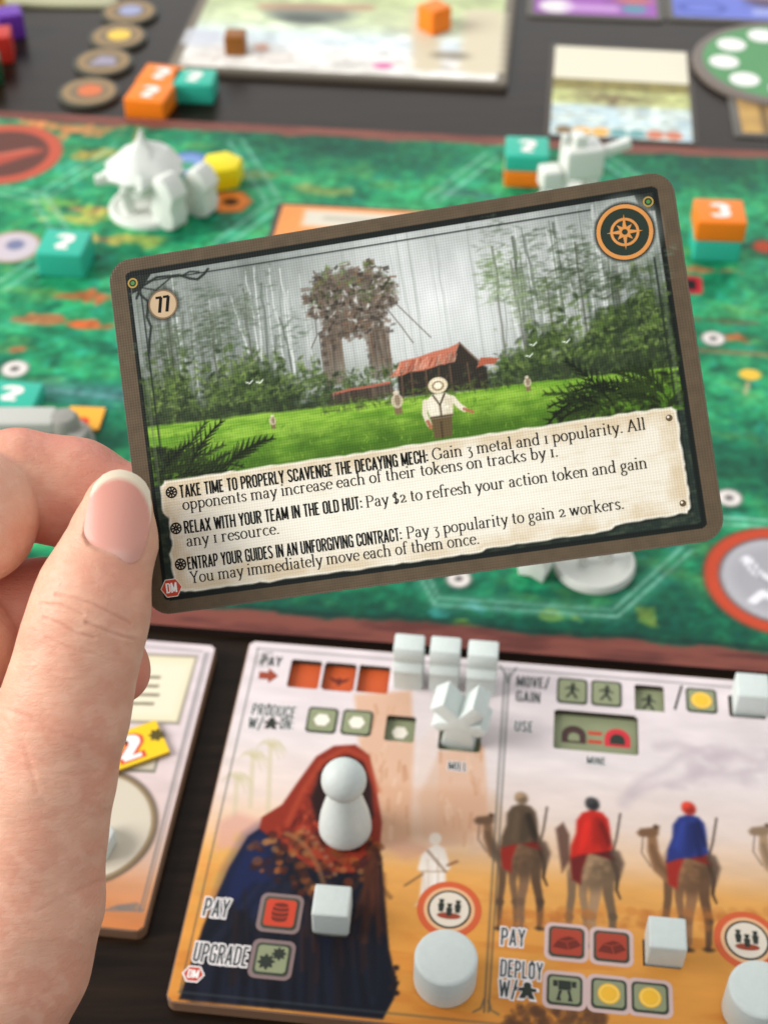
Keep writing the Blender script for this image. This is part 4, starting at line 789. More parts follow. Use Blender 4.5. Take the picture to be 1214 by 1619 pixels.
def icon(kind, w_, h_):
    s = min(w_, h_) / 2
    sc_ = lambda L_: [[(x_ * s, y_ * s) for x_, y_ in P_] for P_ in L_]
    if kind == 'gears': return sc_([gear(-.3, -.2, .5), gear(.36, .36, .42)])
    if kind == 'barrel': return sc_([AR(0, -.42, .42, .16, 180, 360) + [(.46, -.2)] + AR(0, -.2, .46, .12, 0, -180)[::1], AR(0, -.12, .47, .14, 180, 360) + [(.47, .1)] + AR(0, .1, .47, .12, 0, -180), AR(0, .2, .46, .13, 180, 360) + [(.42, .4)] + AR(0, .4, .42, .12, 0, -180), ngon(0, .5, .4, 18, 0, .14)])
    if kind == 'ingot': return sc_([[(-.8, -.4), (-.52, .06), (-.02, -.02), (.1, -.5)], [(.17, -.5), (.05, .0), (.58, .2), (.84, -.16)], [(-.5, .13), (-.02, .06), (.55, .27), (.1, .38)]])
    if kind == 'walk': return sc_([ngon(.05, .55, .15, 10), [(-.12, .4), (.2, .4), (.12, -.1), (-.12, -.1)], [(-.1, -.05), (.1, -.05), (.38, -.6), (.24, -.68)], [(-.1, -.05), (.06, -.1), (-.32, -.66), (-.44, -.58)], [(.12, .38), (.5, .06), (.42, -.02), (.1, .2)], [(-.1, .38), (-.5, .2), (-.46, .08), (-.1, .2)]])
    if kind == 'machine': return sc_([[(-.38, .62), (.38, .62), (.38, .0), (-.38, .0)], [(-.7, .6), (-.42, .6), (-.42, .2), (-.7, .2)], [(.42, .6), (.7, .6), (.7, .2), (.42, .2)], [(-.34, -.04), (-.14, -.04), (-.26, -.42), (-.2, -.72), (-.5, -.72), (-.42, -.42)], [(.14, -.04), (.34, -.04), (.42, -.42), (.5, -.72), (.2, -.72), (.26, -.42)]])
    if kind == 'people': return sc_([q_ for c_ in ((-.42, .1), (0, -.12), (.42, .1)) for q_ in person(c_[0], c_[1], .55)])
    if kind == 'hexa': return sc_([ngon(0, 0, .55, 6)])
    if kind == 'coin': return sc_([ngon(0, 0, .68, 28)])
    if kind == 'wing': return sc_([[(-.7, .3), (-.2, .1), (0, .25), (.2, .1), (.7, .3), (.4, -.1), (.15, -.2), (.1, -.4), (-.1, -.4), (-.15, -.2), (-.4, -.1)]])
    return []
SHADE = mat('dark icon print', (44, 50, 42), .6); DRED = mat('dark red print', (110, 40, 28), .6)
def tile(fr, parent, x, y, hw, hh, m, kind, icol, sunk=False, rim=None, name='action_tile'):
    cx, cy, w_, h_ = tile_shape(fr, x, y, hw, hh); z = MB + .004 if sunk else MZ + .006
    if sunk: HOLES.append((cx, cy, w_, h_))
    mv = lambda L_: [[(a + cx, b + cy) for a, b in P_] for P_ in L_]
    if sunk: t_ = sheet(name, rrect(w_ + .1, h_ + .1, .08, cx, cy), z, m, parent)
    else:
        if rim: sheet('tile_halo', rrect(w_ + .22, h_ + .22, .2, cx, cy), MZ + .0022 + .0005 * (len(parent.children) % 5), rim, parent)
        t_ = prism(name, rrect(w_, h_, .13, cx, cy), MZ + .005, MZ + .02, RIM, parent, bev=.005); sheet('tile_face', rrect(w_ * .86, h_ * .84, .1, cx, cy), MZ + .023, m, t_); z = MZ + .023
    ic = icon(kind, w_, h_)
    if ic: fillpolys('tile_icon', mv(ic), z + .004, icol, t_)
    if kind == 'coin': raw('coin_ring', *stroke(AR(cx, cy, min(w_, h_) * .27, min(w_, h_) * .27, 0, 360, 30), .03, .03, z + .008), mat('pale gold print', (250, 214, 110), .5), t_)
    return t_
def say(fr, parent, text, x0, y0, x1, hgt, m=None, halo=True, grow=.10):     # a word printed along the mat with a pale outline
    a = fr.loc(x0, y0); b = fr.loc(x1, y0)
    o = write('lettering', text, CAPS, a[0], b[0], a[1], hgt, MZ + .012, m or DINK, parent, .12, .11, .09)
    if halo: write('lettering_halo', text, CAPS, a[0], b[0], a[1], hgt, MZ + .005, HALO, o, .12, .11, .09, grow=.17)
    return o
DLIL = mat('grey tile halo', (132, 112, 110), .55); LILAC = mat('tile halo print', (206, 178, 172), .55)
fr = Frame(395, 1012, MZ, -6.2)
pm_ = fr.thing('player_mat', 'thick desert picture mat with punched slots under the white pieces', 'player mat')
MW, MH = 20.0, 12.35
p = Paint(.04, -MH + .04, MW - .04, -.04, .04); U, V = p.U, p.V
vy = lambda y, x=800: fr.loc(x, y)[1]
stops = [(-20, (222, 148, 66)), (vy(1610), (222, 150, 66)), (vy(1480), (226, 156, 72)), (vy(1390), (230, 168, 92)), (vy(1350), (230, 190, 150)), (vy(1290), (230, 210, 198)), (vy(1200), (228, 216, 214)), (2, (228, 214, 218))]
for k in range(3): p.c[..., k] = np.interp(V, [s_[0] for s_ in stops], [s_[1][k] / 255 for s_ in stops])
p.c *= (1 + (fbm(U * .6, V * 2, 1.6, 5, 4) - .5)[..., None] * .10)
p.mask(np.clip((fbm(U * .5, V * 2.4, 1.2, 4, 8) - .52) * 3, 0, .4) * np.clip((vy(1390) - V) / 1.0, 0, 1), (204, 118, 46))
G = fr.L
def mp(pts, col, a=1., soft=.06): p.poly(G(pts), col, a, soft)
def ml(pts, wd, col, a=1., w2=None, soft=.05): p.line(G(pts), wd, col, a, soft, w2)
def me_(x, y, r, col, a=1., ry=None, soft=.06): c_ = fr.loc(x, y); p.ell(c_[0], c_[1], r, ry or r, col, a, soft=soft)
# towers in the haze, palms, far hill, smoky cloud
mp([(560, 1098), (650, 1092), (655, 1180), (648, 1330), (590, 1335), (575, 1250)], (220, 172, 138), .8, .15); mp([(655, 1180), (690, 1150), (700, 1340), (650, 1335)], (228, 200, 182), .4, .4); mp([(692, 1188), (765, 1180), (775, 1330), (690, 1340)], (220, 174, 142), .75, .15)
mp([(690, 1200), (662, 1260), (668, 1330), (700, 1330)], (214, 176, 148), .6, .2); mp([(780, 1250), (800, 1290), (790, 1340), (740, 1350)], (216, 180, 150), .6, .2)
mp([(600, 1240), (770, 1250), (780, 1320), (600, 1330)], (206, 150, 112), .35, .4)
rn = random.Random(8)
for k in range(90):
    x = rn.choice((rn.uniform(568, 650), rn.uniform(695, 770))); y = rn.uniform(1110, 1320); ml([(x, y), (x + rn.uniform(-4, 4), y + rn.uniform(8, 24))], rn.uniform(.04, .12), rn.choice([(196, 142, 106), (232, 198, 172), (208, 158, 122)]), .5)
for (x, y, h) in ((400, 1195, 80), (428, 1178, 110), (375, 1230, 60)):
    ml([(x, y), (x - 4, y + h)], .14, (206, 194, 160), .6)
    for a in range(-150, 60, 26): ml([(x, y), (x + 16 * math.cos(R(a)), y + 10 * math.sin(R(a))), (x + 26 * math.cos(R(a)), y + 14 * math.sin(R(a)) + 12)], .12, (204, 194, 158), .6, .03)
mp([(345, 1300), (375, 1285), (410, 1295), (430, 1330), (340, 1345)], (214, 160, 146), .7, .25); mp([(600, 1335), (640, 1325), (700, 1345), (640, 1360)], (206, 150, 130), .5, .25)
for k in range(90): me_(360 + rn.gauss(0, 25), 1400 + rn.gauss(0, 40), rn.uniform(.05, .2), (206, 170, 90), .2)
for pts in ([(985, 1270), (1010, 1235), (1050, 1215), (1075, 1195), (1120, 1180)], [(1060, 1240), (1110, 1220), (1160, 1225), (1230, 1210)], [(1120, 1200), (1160, 1190), (1200, 1205), (1240, 1190)], [(1040, 1180), (1070, 1175), (1110, 1190), (1140, 1215)], [(1000, 1255), (1040, 1240), (1080, 1245)]): ml(pts, .34, (190, 174, 180), .42, .14, .25)
for k in range(60): me_(rn.uniform(1080, 1240), rn.uniform(1180, 1240), rn.uniform(.08, .3), (190, 174, 180), .13, soft=.2)
# traveller in red hood and dark blue robe
mp([(425, 1300), (392, 1322), (362, 1372), (322, 1462), (283, 1580), (605, 1612), (622, 1580), (628, 1560), (615, 1500), (608, 1420), (604, 1360), (592, 1320), (540, 1300)], (17, 21, 33), 1, .07)
mp([(425, 1300), (392, 1322), (362, 1372), (340, 1440), (420, 1450), (440, 1380)], (26, 36, 78), .85, .6)
for k in range(26): x = 330 + k * 10; ml([(min(x + 60, 585) * .6 + 170, 1400), (x - 6, 1490), (x - 26 + k * 1.4, 1585)], rn.uniform(.08, .22), rn.choice([(30, 36, 56), (10, 12, 20), (36, 40, 60)]), .45, soft=.2)
for k in range(60):
    x = rn.uniform(360, 600); ml([(x, 1400 + rn.uniform(0, 80)), (x + rn.uniform(-12, 12), 1560 + rn.uniform(-40, 30))], rn.uniform(.05, .2), rn.choice([(12, 15, 25), (24, 28, 42), (34, 24, 26), (18, 20, 30)]), .5)
mp([(500, 1196), (528, 1179), (562, 1177), (584, 1194), (594, 1240), (604, 1300), (600, 1345), (560, 1380), (500, 1378), (455, 1345), (410, 1310), (414, 1292), (446, 1272), (468, 1240)], (140, 46, 30), 1, .07)
for k in range(110):
    t = rn.random(); x = 470 + 60 * t + rn.gauss(0, 12); y = max(1196, 1330 - 120 * t + rn.gauss(0, 16)); ml([(x, y), (x + rn.uniform(-8, 12), y + rn.uniform(8, 20))], rn.uniform(.05, .16), rn.choice([(176, 64, 38), (104, 30, 22), (196, 86, 52), (80, 24, 20)]), .5)
mp([(492, 1262), (504, 1222), (524, 1200), (552, 1194), (576, 1206), (588, 1240), (590, 1290), (566, 1322), (520, 1316), (498, 1296)], (36, 19, 19), .95, .14)
ml([(455, 1300), (478, 1252), (508, 1205), (545, 1184), (578, 1198), (596, 1250)], .16, (176, 70, 44), .7, soft=.14)
for k in range(14): ml([(440 + k * 6, 1310 + k * 2), (470 + k * 8, 1352 + k), (520 + k * 5, 1372)], .10, rn.choice([(172, 66, 40), (96, 30, 22), (70, 24, 20)]), .5, soft=.1)
for k in range(230):                             # beads, shawl and tassels
    x = rn.uniform(395, 605); y = rn.uniform(1318, 1420)
    if abs(x - 500) / 115 + abs(y - 1355) / 80 > 1.1: continue
    me_(x, y, rn.uniform(.04, .15), rn.choice([(120, 62, 32), (150, 84, 40), (80, 36, 26), (52, 26, 24), (44, 28, 40), (168, 112, 64), (60, 28, 24)]), rn.uniform(.4, .85))
for k in range(16):
    x = rn.uniform(470, 585); y = rn.uniform(1400, 1500); ml([(x, y), (x + rn.uniform(-6, 6), y + rn.uniform(30, 80))], .10, rn.choice([(60, 28, 24), (48, 24, 24), (84, 42, 28)]), .35)
for k in range(22): t = k / 21; me_(452 + 62 * t + 10 * math.sin(t * 3), 1318 + 96 * t ** 1.5, .075, (150, 104, 66), .6); me_(480 + 50 * t, 1312 + 70 * t ** 1.4, .07, (130, 54, 36) if k % 3 else (160, 124, 90), .6)
for k in range(34): ml([(592 + rn.gauss(0, 6), 1330 + rn.uniform(0, 60)), (585 + rn.gauss(0, 14), 1400 + rn.uniform(0, 90))], .14, rn.choice([(74, 36, 26), (44, 24, 22), (92, 48, 30)]), .35)
for k in range(6): me_(622 + rn.uniform(-5, 6), 1530 + k * 8, .08, (34, 26, 30), .9)
# walker in white
mp([(676, 1342), (690, 1334), (703, 1342), (712, 1372), (704, 1380), (706, 1430), (690, 1436), (662, 1430), (668, 1380), (660, 1374), (666, 1352)], (238, 226, 212), 1, .08); me_(688, 1326, .17, (232, 216, 198), 1, .2)
for k in range(14): x = rn.uniform(668, 702); ml([(x, 1352 + rn.uniform(0, 30)), (x + rn.uniform(-3, 3), 1400 + rn.uniform(0, 24))], .06, rn.choice([(206, 186, 166), (248, 240, 230)]), .5)
ml([(666, 1378), (706, 1378)], .05, (170, 140, 112), .7); ml([(676, 1345), (704, 1378)], .07, (130, 96, 70), .8); ml([(640, 1400), (668, 1382)], .06, (110, 80, 60), .8); ml([(708, 1368), (722, 1362)], .09, (150, 104, 72), .9); mp([(664, 1420), (690, 1425), (684, 1436), (655, 1432)], (226, 206, 184), .8)
# riders on camels
def camel(x, y, s, robe, cloth, head, hide=(150, 112, 78), neck=True):
    D = lambda pts: [(x + a * s, y + b * s) for a, b in pts]; sh = lambda c_, f: tuple(min(255, v_ * f) for v_ in c_)
    for (a, b, kn, w_, f) in ((-30, -36, -2, .15, .8), (-14, -8, 3, .15, .95), (8, 2, -4, .2, 1.05), (26, 34, 4, .19, .72)):
        ml(D([(a, 34), (a + kn * .3, 70), ((a + b) / 2 + kn, 104), (b, 138), (b - 2, 150)]), w_ * s * 1.75, sh(hide, f), 1, w_ * s * .62, .06); me_(x + ((a + b) / 2 + kn) * s, y + 104 * s, .13 * s, sh(hide, f * .85), .8); me_(x + b * s, y + 150 * s, .15 * s, sh(hide, .55), .9, .07 * s)
    for (dx, dy, r, f) in ((0, 22, .62, .95), (9, 26, .58, .8), (-6, 20, .52, 1.1), (-8, 32, .36, 1.22), (20, 26, .36, .6), (4, 44, .38, .7)): me_(x + dx * s, y + dy * s, r * s, sh(hide, f), .75, r * s * 1.05, .35)
    for k in range(40): me_(x + rn.gauss(2, 14) * s, y + rn.gauss(26, 12) * s, rn.uniform(.04, .12), sh(hide, rn.uniform(.6, 1.3)), .3, soft=.1)
    ml(D([(34, 14), (42, 40), (40, 62), (46, 76)]), .16 * s, sh(hide, .5), .95, .06)
    if neck:
        ml(D([(-26, 34), (-44, 20), (-54, -6), (-56, -36)]), .46 * s, hide, 1, .24 * s, .1); ml(D([(-30, 30), (-46, 14), (-56, -14)]), .16 * s, sh(hide, .7), .7, .1, .15)
        mp(D([(-52, -44), (-44, -46), (-46, -32), (-58, -28), (-76, -30), (-80, -36), (-74, -42)]), sh(hide, .85), 1, .1); me_(x - 50 * s, y - 45 * s, .07 * s, sh(hide, .6), 1); ml(D([(-70, -30), (-72, -4), (-58, 18)]), .045, (80, 60, 50), .6)
    mp(D([(-34, 10), (-20, -6), (2, -8), (-6, 8), (-14, 30), (-16, 54), (-30, 46)]), cloth, 1, .1); mp(D([(-4, -6), (30, -4), (40, 16), (30, 14), (0, 4)]), sh(cloth, .8), 1, .1)
    mp(D([(-14, -60), (2, -65), (18, -60), (27, -50), (30, -34), (31, -14), (35, -2), (12, 3), (-14, 6), (-33, 12), (-32, -8), (-24, -28), (-23, -48)]), robe, 1, .1)
    for k in range(26): t = rn.random(); xx = -20 + 50 * t; ml(D([(xx * .5 + 2, -54 + rn.uniform(0, 14)), (xx, -2 + rn.uniform(-16, 4))]), rn.uniform(.06, .16), sh(robe, 1.25 - .8 * t + rn.uniform(-.1, .1)), .45, soft=.12)
    me_(x + 2 * s, y - 74 * s, .20 * s, head, 1, .22 * s, .1); me_(x + 5 * s, y - 70 * s, .13 * s, sh(head, .6), .6, soft=.12); me_(x - 2 * s, y - 79 * s, .11 * s, sh(head, 1.25), .7, soft=.12)
    ml(D([(46, -58), (40, -20), (34, 4)]), .07, (70, 56, 48), .75); ml(D([(38, 6), (46, 20), (40, 44)]), .3 * s, (84, 66, 54), .8, .15 * s, .12)
camel(822, 1330, .92, (92, 74, 56), (150, 40, 30), (150, 124, 96), (128, 96, 70)); camel(934, 1345, 1.0, (196, 40, 30), (110, 34, 30), (58, 56, 56), (160, 128, 96), neck=False)
mp([(878, 1310), (890, 1300), (900, 1320), (900, 1360), (888, 1380)], (96, 66, 54), .9, .1); camel(1086, 1352, 1.0, (42, 54, 120), (160, 44, 34), (196, 58, 42), (144, 104, 72)); camel(1262, 1350, 1.0, (186, 170, 150), (130, 60, 50), (150, 120, 96), (170, 140, 110))
for k in range(120): me_(rn.uniform(790, 1214), rn.uniform(1440, 1470), rn.uniform(.05, .2), (186, 112, 52), .25)
for k in range(70): me_(rn.uniform(800, 960), rn.uniform(1590, 1625), rn.uniform(.05, .2), (96, 64, 44), .5)
me_(875, 1548, .2, (150, 150, 60), .3); 
# printed frame lines and column divider
LN = (74, 80, 76)
for dx in (0, 7): ml([(798 + dx, 1062), (765 + dx, 1600)], .04, LN, .9)
ml([(790, 1052), (800, 1068), (803, 1080)], .05, LN, .8); ml([(816, 1056), (806, 1070), (803, 1080)], .05, LN, .8); ml([(748, 1600), (760, 1594), (765, 1580)], .045, LN, .8); ml([(788, 1604), (776, 1597), (772, 1582)], .045, LN, .8)
for v in (-.32, -MH + .3): p.line([(.3, v), (MW, v)], .045, LN, .7)
p.line([(.32, -.3), (.32, -MH + .3)], .045, LN, .7); p.line([(.45, -.9), (.62, -.6), (.5, -.5), (.8, -.45)], .06, LN, .6)
me_(415, 1045, .3, (150, 150, 140), .25)
# what is printed and punched on it
RS = mat('orange slot print', (198, 86, 40), .6, var=.06, bscale=200)
say(fr, pm_, 'PAY', 412, 1052, 444, .40, halo=False)
fillpolys('arrow_icon', [[fr.loc(*q_) for q_ in ((410, 1062), (425, 1063), (425, 1056), (440, 1069), (424, 1080), (424, 1074), (409, 1073))]], MZ + .008, mat('rust print', (150, 66, 42), .6), pm_)
for (x, y) in ((482, 1066), (536, 1070), (590, 1074)): tile(fr, pm_, x, y, 25, 22, RS, 'wing' if x == 536 else '', DRED, sunk=True, name='pay_slot')
say(fr, pm_, 'PRODUCE', 397, 1130, 467, .44); say(fr, pm_, 'W/', 391, 1152, 414, .44); say(fr, pm_, 'ON:', 441, 1153, 463, .44)
c = fr.loc(429, 1144); fillpolys('meeple_icon', meeple(c[0], c[1], .22), MZ + .012, SHADE, pm_)
for (x, y, s_) in ((509, 1139, 0), (564, 1143, 0), (632, 1152, 1)): tile(fr, pm_, x, y, 24, 20, GREENP, 'hexa', CREAM, sunk=bool(s_))
say(fr, pm_, 'MILL', 708, 1217, 738, .30)
HOLES.append(tile_shape(fr, 727, 1163, 33, 25)); c = HOLES[-1]; sheet('mill_slot', rrect(c[2] + .1, c[3] + .1, .05, c[0], c[1]), MB + .004, GREENP, pm_)
say(fr, pm_, 'MOVE/', 816, 1085, 868, .42, halo=False); say(fr, pm_, 'GAIN', 815, 1109, 853, .42, halo=False); say(fr, pm_, 'USE', 813, 1156, 842, .40)
for (x, y, s_) in ((904, 1093, 0), (958, 1097, 0), (1026, 1104, 1)): tile(fr, pm_, x, y, 24, 20, GREENP, 'walk', SHADE, sunk=bool(s_))
raw('slash_mark', *stroke([fr.loc(1066, 1122), fr.loc(1077, 1084)], .07, .07, MZ + .008), SHADE, pm_)
tile(fr, pm_, 1108, 1108, 24, 19, GREENP, 'coin', GOLDP)
o = tile(fr, pm_, 941, 1158, 66, 31, GREENP, '', SHADE, sunk=True, name='tunnel_slot'); c = tile_shape(fr, 941, 1158, 66, 31)
def arch(cx, cy, s): return AR(cx, cy, s, s, 180, 0) + [(cx + s, cy - s * .8), (cx - s, cy - s * .8)]
fillpolys('arch_icon', [arch(c[0] - .62, c[1] - .02, .36)], MB + .01, mat('brown icon print', (74, 52, 48), .6), o); fillpolys('arch_opening', [arch(c[0] - .62, c[1] - .1, .17)], MB + .014, GREENP, o)
fillpolys('arch_icon', [arch(c[0] + .66, c[1] - .02, .38)], MB + .01, mat('crimson print', (206, 50, 60), .6), o); fillpolys('arch_opening', [arch(c[0] + .66, c[1] - .06, .22)], MB + .014, SHADE, o); fillpolys('equals_icon', [rrect(.42, .13, .03, c[0], c[1] + .12), rrect(.42, .13, .03, c[0], c[1] - .2)], MB + .01, REDP, o)
say(fr, pm_, 'MINE', 927, 1208, 957, .28)
say(fr, pm_, 'PAY', 320, 1448, 360, .56); say(fr, pm_, 'UPGRADE', 304, 1520, 391, .56)
tile(fr, pm_, 443, 1444, 28, 25, REDP, 'barrel', DRED, rim=DLIL); tile(fr, pm_, 430, 1517, 28, 25, GREENP, 'gears', SHADE, rim=DLIL)
HOLES.append(tile_shape(fr, 525, 1458, 29, 22)); HOLES.append(tile_shape(fr, 1046, 1508, 31, 22)); HOLES.append(tile_shape(fr, 1180, 1118, 29, 17))
say(fr, pm_, 'PAY', 791, 1494, 829, .52); say(fr, pm_, 'DEPLOY', 790, 1544, 857, .50); say(fr, pm_, 'W/', 788, 1576, 817, .48)
c = fr.loc(833, 1567); fillpolys('meeple_icon', meeple(c[0], c[1], .24), MZ + .012, SHADE, pm_); fillpolys('meeple_halo', meeple(c[0], c[1], .31), MZ + .006, HALO, pm_)
for (x, y) in ((895, 1490), (966, 1497)): tile(fr, pm_, x, y, 28, 24, mat('brick print', (168, 64, 44), .55), 'ingot', DRED, rim=LILAC)
tile(fr, pm_, 892, 1566, 28, 24, GREENP, 'machine', SHADE, rim=LILAC); tile(fr, pm_, 962, 1572, 28, 24, GREENP, 'coin', GOLDP, rim=LILAC); tile(fr, pm_, 1027, 1578, 29, 24, GREENP, 'coin', GOLDP, rim=LILAC)
for (x, y) in ((710, 1438), (1180, 1487)):
    c = fr.loc(x, y); o = sheet('round_badge', ngon(*c, .86, 40), MZ + .004, mat('badge orange print', (206, 92, 50), .55), pm_); sheet('badge_ring', ngon(*c, .68, 36), MZ + .008, mat('badge pale ring', (226, 176, 130), .55), o); sheet('badge_rim', ngon(*c, .58, 36), MZ + .011, SHADE, o); sheet('badge_face', ngon(*c, .52, 36), MZ + .014, mat('badge cream print', (222, 210, 192), .55), o)
    fillpolys('people_icon', [[(a + c[0], b + c[1]) for a, b in P_] for P_ in icon('people', 1.05, 1.05)], MZ + .022, SHADE, o); sheet('icon_ground', ngon(c[0], c[1] - .2, .32, 18, 0, .1), MZ + .018, mat('rust print', (150, 66, 42), .6), o)
c = fr.loc(306, 1540); o = sheet('hexagon_mark', ngon(*c, .30, 6, 0, .27), MZ + .004, HALO, pm_); sheet('hexagon_fill', ngon(*c, .25, 6, 0, .22), MZ + .008, REDP, o); write('lettering', 'DM', CAPS, c[0] - .14, c[0] + .14, c[1] - .12, .24, MZ + .012, WHITEP, o, .15, .13, .06)
def mat_layers(parent, p_, w_, h_, holes, body, rcorner=.25):
    out = rrect(w_, h_, rcorner, w_ / 2, -h_ / 2, 6)
    prism('base_layer', out, 0, MB, body, parent)
    def keep(u, v):
        k = in_rrect(u, v, .03, -h_ + .03, w_ - .03, -.03, rcorner)
        for (cx, cy, a, b) in holes: k &= ~in_rrect(u, v, cx - a / 2, cy - b / 2, cx + a / 2, cy + b / 2, .1)
        return k
    p_.c *= .955
    p_.build('picture_print', MZ, BOARDPRINT, parent, keep)
    ins = shrink(np.array(out), .045); walls = [wall_loop(out, MB, MZ - .03)]; n = len(out)
    Vr = [(x_, y_, MZ - .03) for x_, y_ in out] + [(x_, y_, MZ - .0005) for x_, y_ in ins]; walls.append((Vr, [(i, (i + 1) % n, n + (i + 1) % n, n + i) for i in range(n)]))
    raw('upper_layer_edge', *merge(walls), body, parent)
    [raw('slot_wall', *wall_loop(rrect(a, b, .1, cx, cy), MB, MZ), mat('slot wall', (70, 66, 54), .7), parent) for (cx, cy, a, b) in holes]
mat_layers(pm_, p, MW, MH, HOLES, mat('mat board', (126, 96, 74), .6, bump=.2, bscale=400))

# the second mat, mostly behind the wrist
fl = Frame(343, 1020, MZ, -6.2)
LW, LH = 16.0, 10.15
fl.o = fl.o - np.array([math.cos(R(-6.2)), math.sin(R(-6.2))]) * LW
pl_ = fl.thing('player_mat', 'pale pink and tan mat with a parchment panel, behind the wrist', 'player mat')
p = Paint(.04, -LH + .04, LW - .04, -.04, .05); U, V = p.U, p.V; vy = lambda y: fl.loc(250, y)[1]
stops = [(-20, (196, 120, 70)), (vy(1470), (200, 124, 72)), (vy(1400), (206, 148, 108)), (vy(1360), (214, 178, 156)), (vy(1280), (222, 200, 194)), (vy(1150), (222, 206, 206)), (2, (226, 212, 216))]
for k in range(3): p.c[..., k] = np.interp(V, [s_[0] for s_ in stops], [s_[1][k] / 255 for s_ in stops])
p.c *= (1 + (fbm(U * .6, V * 2, 1.2, 5, 14) - .5)[..., None] * .12)
G = fl.L; LN = (112, 112, 112)
p.line(G([(326, 1032), (222, 1440)]), .06, LN, .8); p.line(G([(331, 1032), (227, 1440)]), .04, LN, .6); p.line(G([(226, 1440), (60, 1436)]), .06, LN, .8); p.line([(.3, -.3), (LW - .4, -.3)], .05, LN, .7)
for a in range(5): p.line(G([(222 - a * 8, 1438), (216 - a * 7, 1428 + a), (208 - a * 8, 1436)]), .08, LN, .7)
p.poly(G([(314, 1036), (284, 1146), (40, 1138), (60, 1026)]), (150, 142, 124), .9, .08); p.poly(G([(309, 1040), (280, 1141), (42, 1134), (62, 1030)]), (236, 224, 190), 1, .08); p.poly(G([(300, 1050), (274, 1132), (60, 1128), (80, 1040)]), (240, 232, 206), .8, .3)
for k, (x0, x1) in enumerate(((90, 252), (88, 252), (86, 250), (84, 245))): 
    y = 1070 + k * 14; xs = x0
    while xs < x1:
        ln = rn.uniform(6, 16); p.line(G([(xs, y - .0 + (xs - 200) * .02), (min(xs + ln, x1), y + (xs - 200) * .02)]), .11, (96, 84, 66), .75); xs += ln + 4
p.poly(G([(262, 1160), (246, 1222), (90, 1216), (110, 1152)]), (126, 122, 108), 1, .06); p.poly(G([(258, 1164), (243, 1217), (94, 1212), (113, 1156)]), (214, 204, 180), 1, .06)
c = fl.loc(138, 1305); p.ell(*c, 1.98, 1.98, (96, 84, 70), 1, soft=.12); p.ell(*c, 1.9, 1.9, (150, 128, 96), 1, soft=.06); p.ell(*c, 1.78, 1.78, (214, 204, 184), 1, soft=.06)
mat_layers(pl_, p, LW, LH, [], mat('mat board', (206, 176, 160), .6, bump=.2, bscale=400))

# ---------------------------------------------------------------- wooden pieces on the mats
def on(px, py, z): q_ = T(px, py, z); return (q_[0], q_[1], z)
GW = 'white wooden cubes on the desert mat'
cb = None
for (x, y, lb, s_, rz) in ((526, 1457, 'white wooden cube standing on the dark blue robe beside the barrel tile', .97, -5), (1047, 1508, 'white wooden cube beside the two brick coloured ingot tiles', .98, -6), (1181, 1118, 'white wooden cube next to the gold coin tile', .98, -6)):
    if cb is None: V, Fc = box_vf(0, 0, .52, .97, .93, 1.04, .07); cb = raw('wooden_cube', V, Fc, WOOD, smooth=True); o = cb
    else: o = cb.copy(); sc.collection.objects.link(o)
    place(o, on(x, y, MB + .005), rz); tag(o, lb, 'cube', GW)
cy_ = None
for (x, y, lb) in ((703, 1550, 'white wooden cylinder beside the robed traveller picture'), (1190, 1600, 'white wooden cylinder standing below the camel riders picture')):
    if cy_ is None: cy_ = lathe('wooden_cylinder', [(.70, 0), (.78, .03), (.80, .08), (.80, 1.08), (.785, 1.13), (.74, 1.165), (.70, 1.18)], WOOD); o = cy_
    else: o = cy_.copy(); sc.collection.objects.link(o)
    place(o, on(x, y, MZ + .03)); tag(o, lb, 'cylinder', 'white wooden cylinders on the desert mat')
pw = thing('wooden_pawn', 'white wooden pawn with round head standing on the red hooded traveller', 'pawn', on(546, 1312, MZ + .012))
lathe('body', [(.62, 0), (.70, .03), (.735, .12), (.73, .3), (.68, .7), (.60, 1.05), (.51, 1.4), (.45, 1.68), (.42, 1.8)], WOOD, pw); 
hd = []
for k in range(17): a = R(-68 + 158 * k / 16); hd.append((max(.61 * math.cos(a), .004), 2.28 + .61 * math.sin(a)))
lathe('head', hd, WOOD, pw)
def standing(name, lb, cat, outline, thick, px, py, z, rz, m, group=None, bev=.06):  # an outline cut from thick board, stood upright
    V, Fc = prism_vf(outline, 0, thick, bev, True); V = np.c_[V[:, 0], thick / 2 - V[:, 2], V[:, 1]]
    o = raw(name, V, [tuple(f)[::-1] for f in Fc][:] if False else Fc, m, smooth=True); place(o, on(px, py, z), rz); return tag(o, lb, cat, group)
# three workers seen edge-on along the back of the mat
prof = [(-.36, 0), (.36, 0), (.37, .62), (.40, .80), (.50, .93), (.44, 1.06), (.30, 1.16), (.36, 1.3), (.38, 1.62), (.30, 1.76), (-.30, 1.76), (-.38, 1.62), (-.36, 1.3), (-.30, 1.16), (-.44, 1.06), (-.50, .93), (-.40, .80), (-.37, .62)]
for k, (x, y, lb) in enumerate(((646, 1076, 'white wooden figure standing edge-on beside the orange slots'), (702, 1080, 'white wooden figure standing edge-on in the middle of its row'), (760, 1086, 'white wooden figure standing edge-on behind the windmill piece'))):
    standing('wooden_figure', lb, 'game piece', prof, .9, x, y, MZ + .002, 84, WOOD, 'white wooden figures at the back of the mat')
mill = [(-.50, 0), (.50, 0), (.42, .78), (.62, .70), (.86, 1.0), (.66, 1.22), (.34, 1.16), (.78, 1.72), (.40, 2.02), (.0, 1.42), (-.46, 1.94), (-.84, 1.60), (-.34, 1.14), (-.60, 1.10), (-.80, .86), (-.58, .66), (-.40, .76)]
standing('windmill_piece', 'white wooden windmill piece standing in the mill slot', 'game piece', mill, .95, 727, 1166, MB + .006, -14, WOOD)
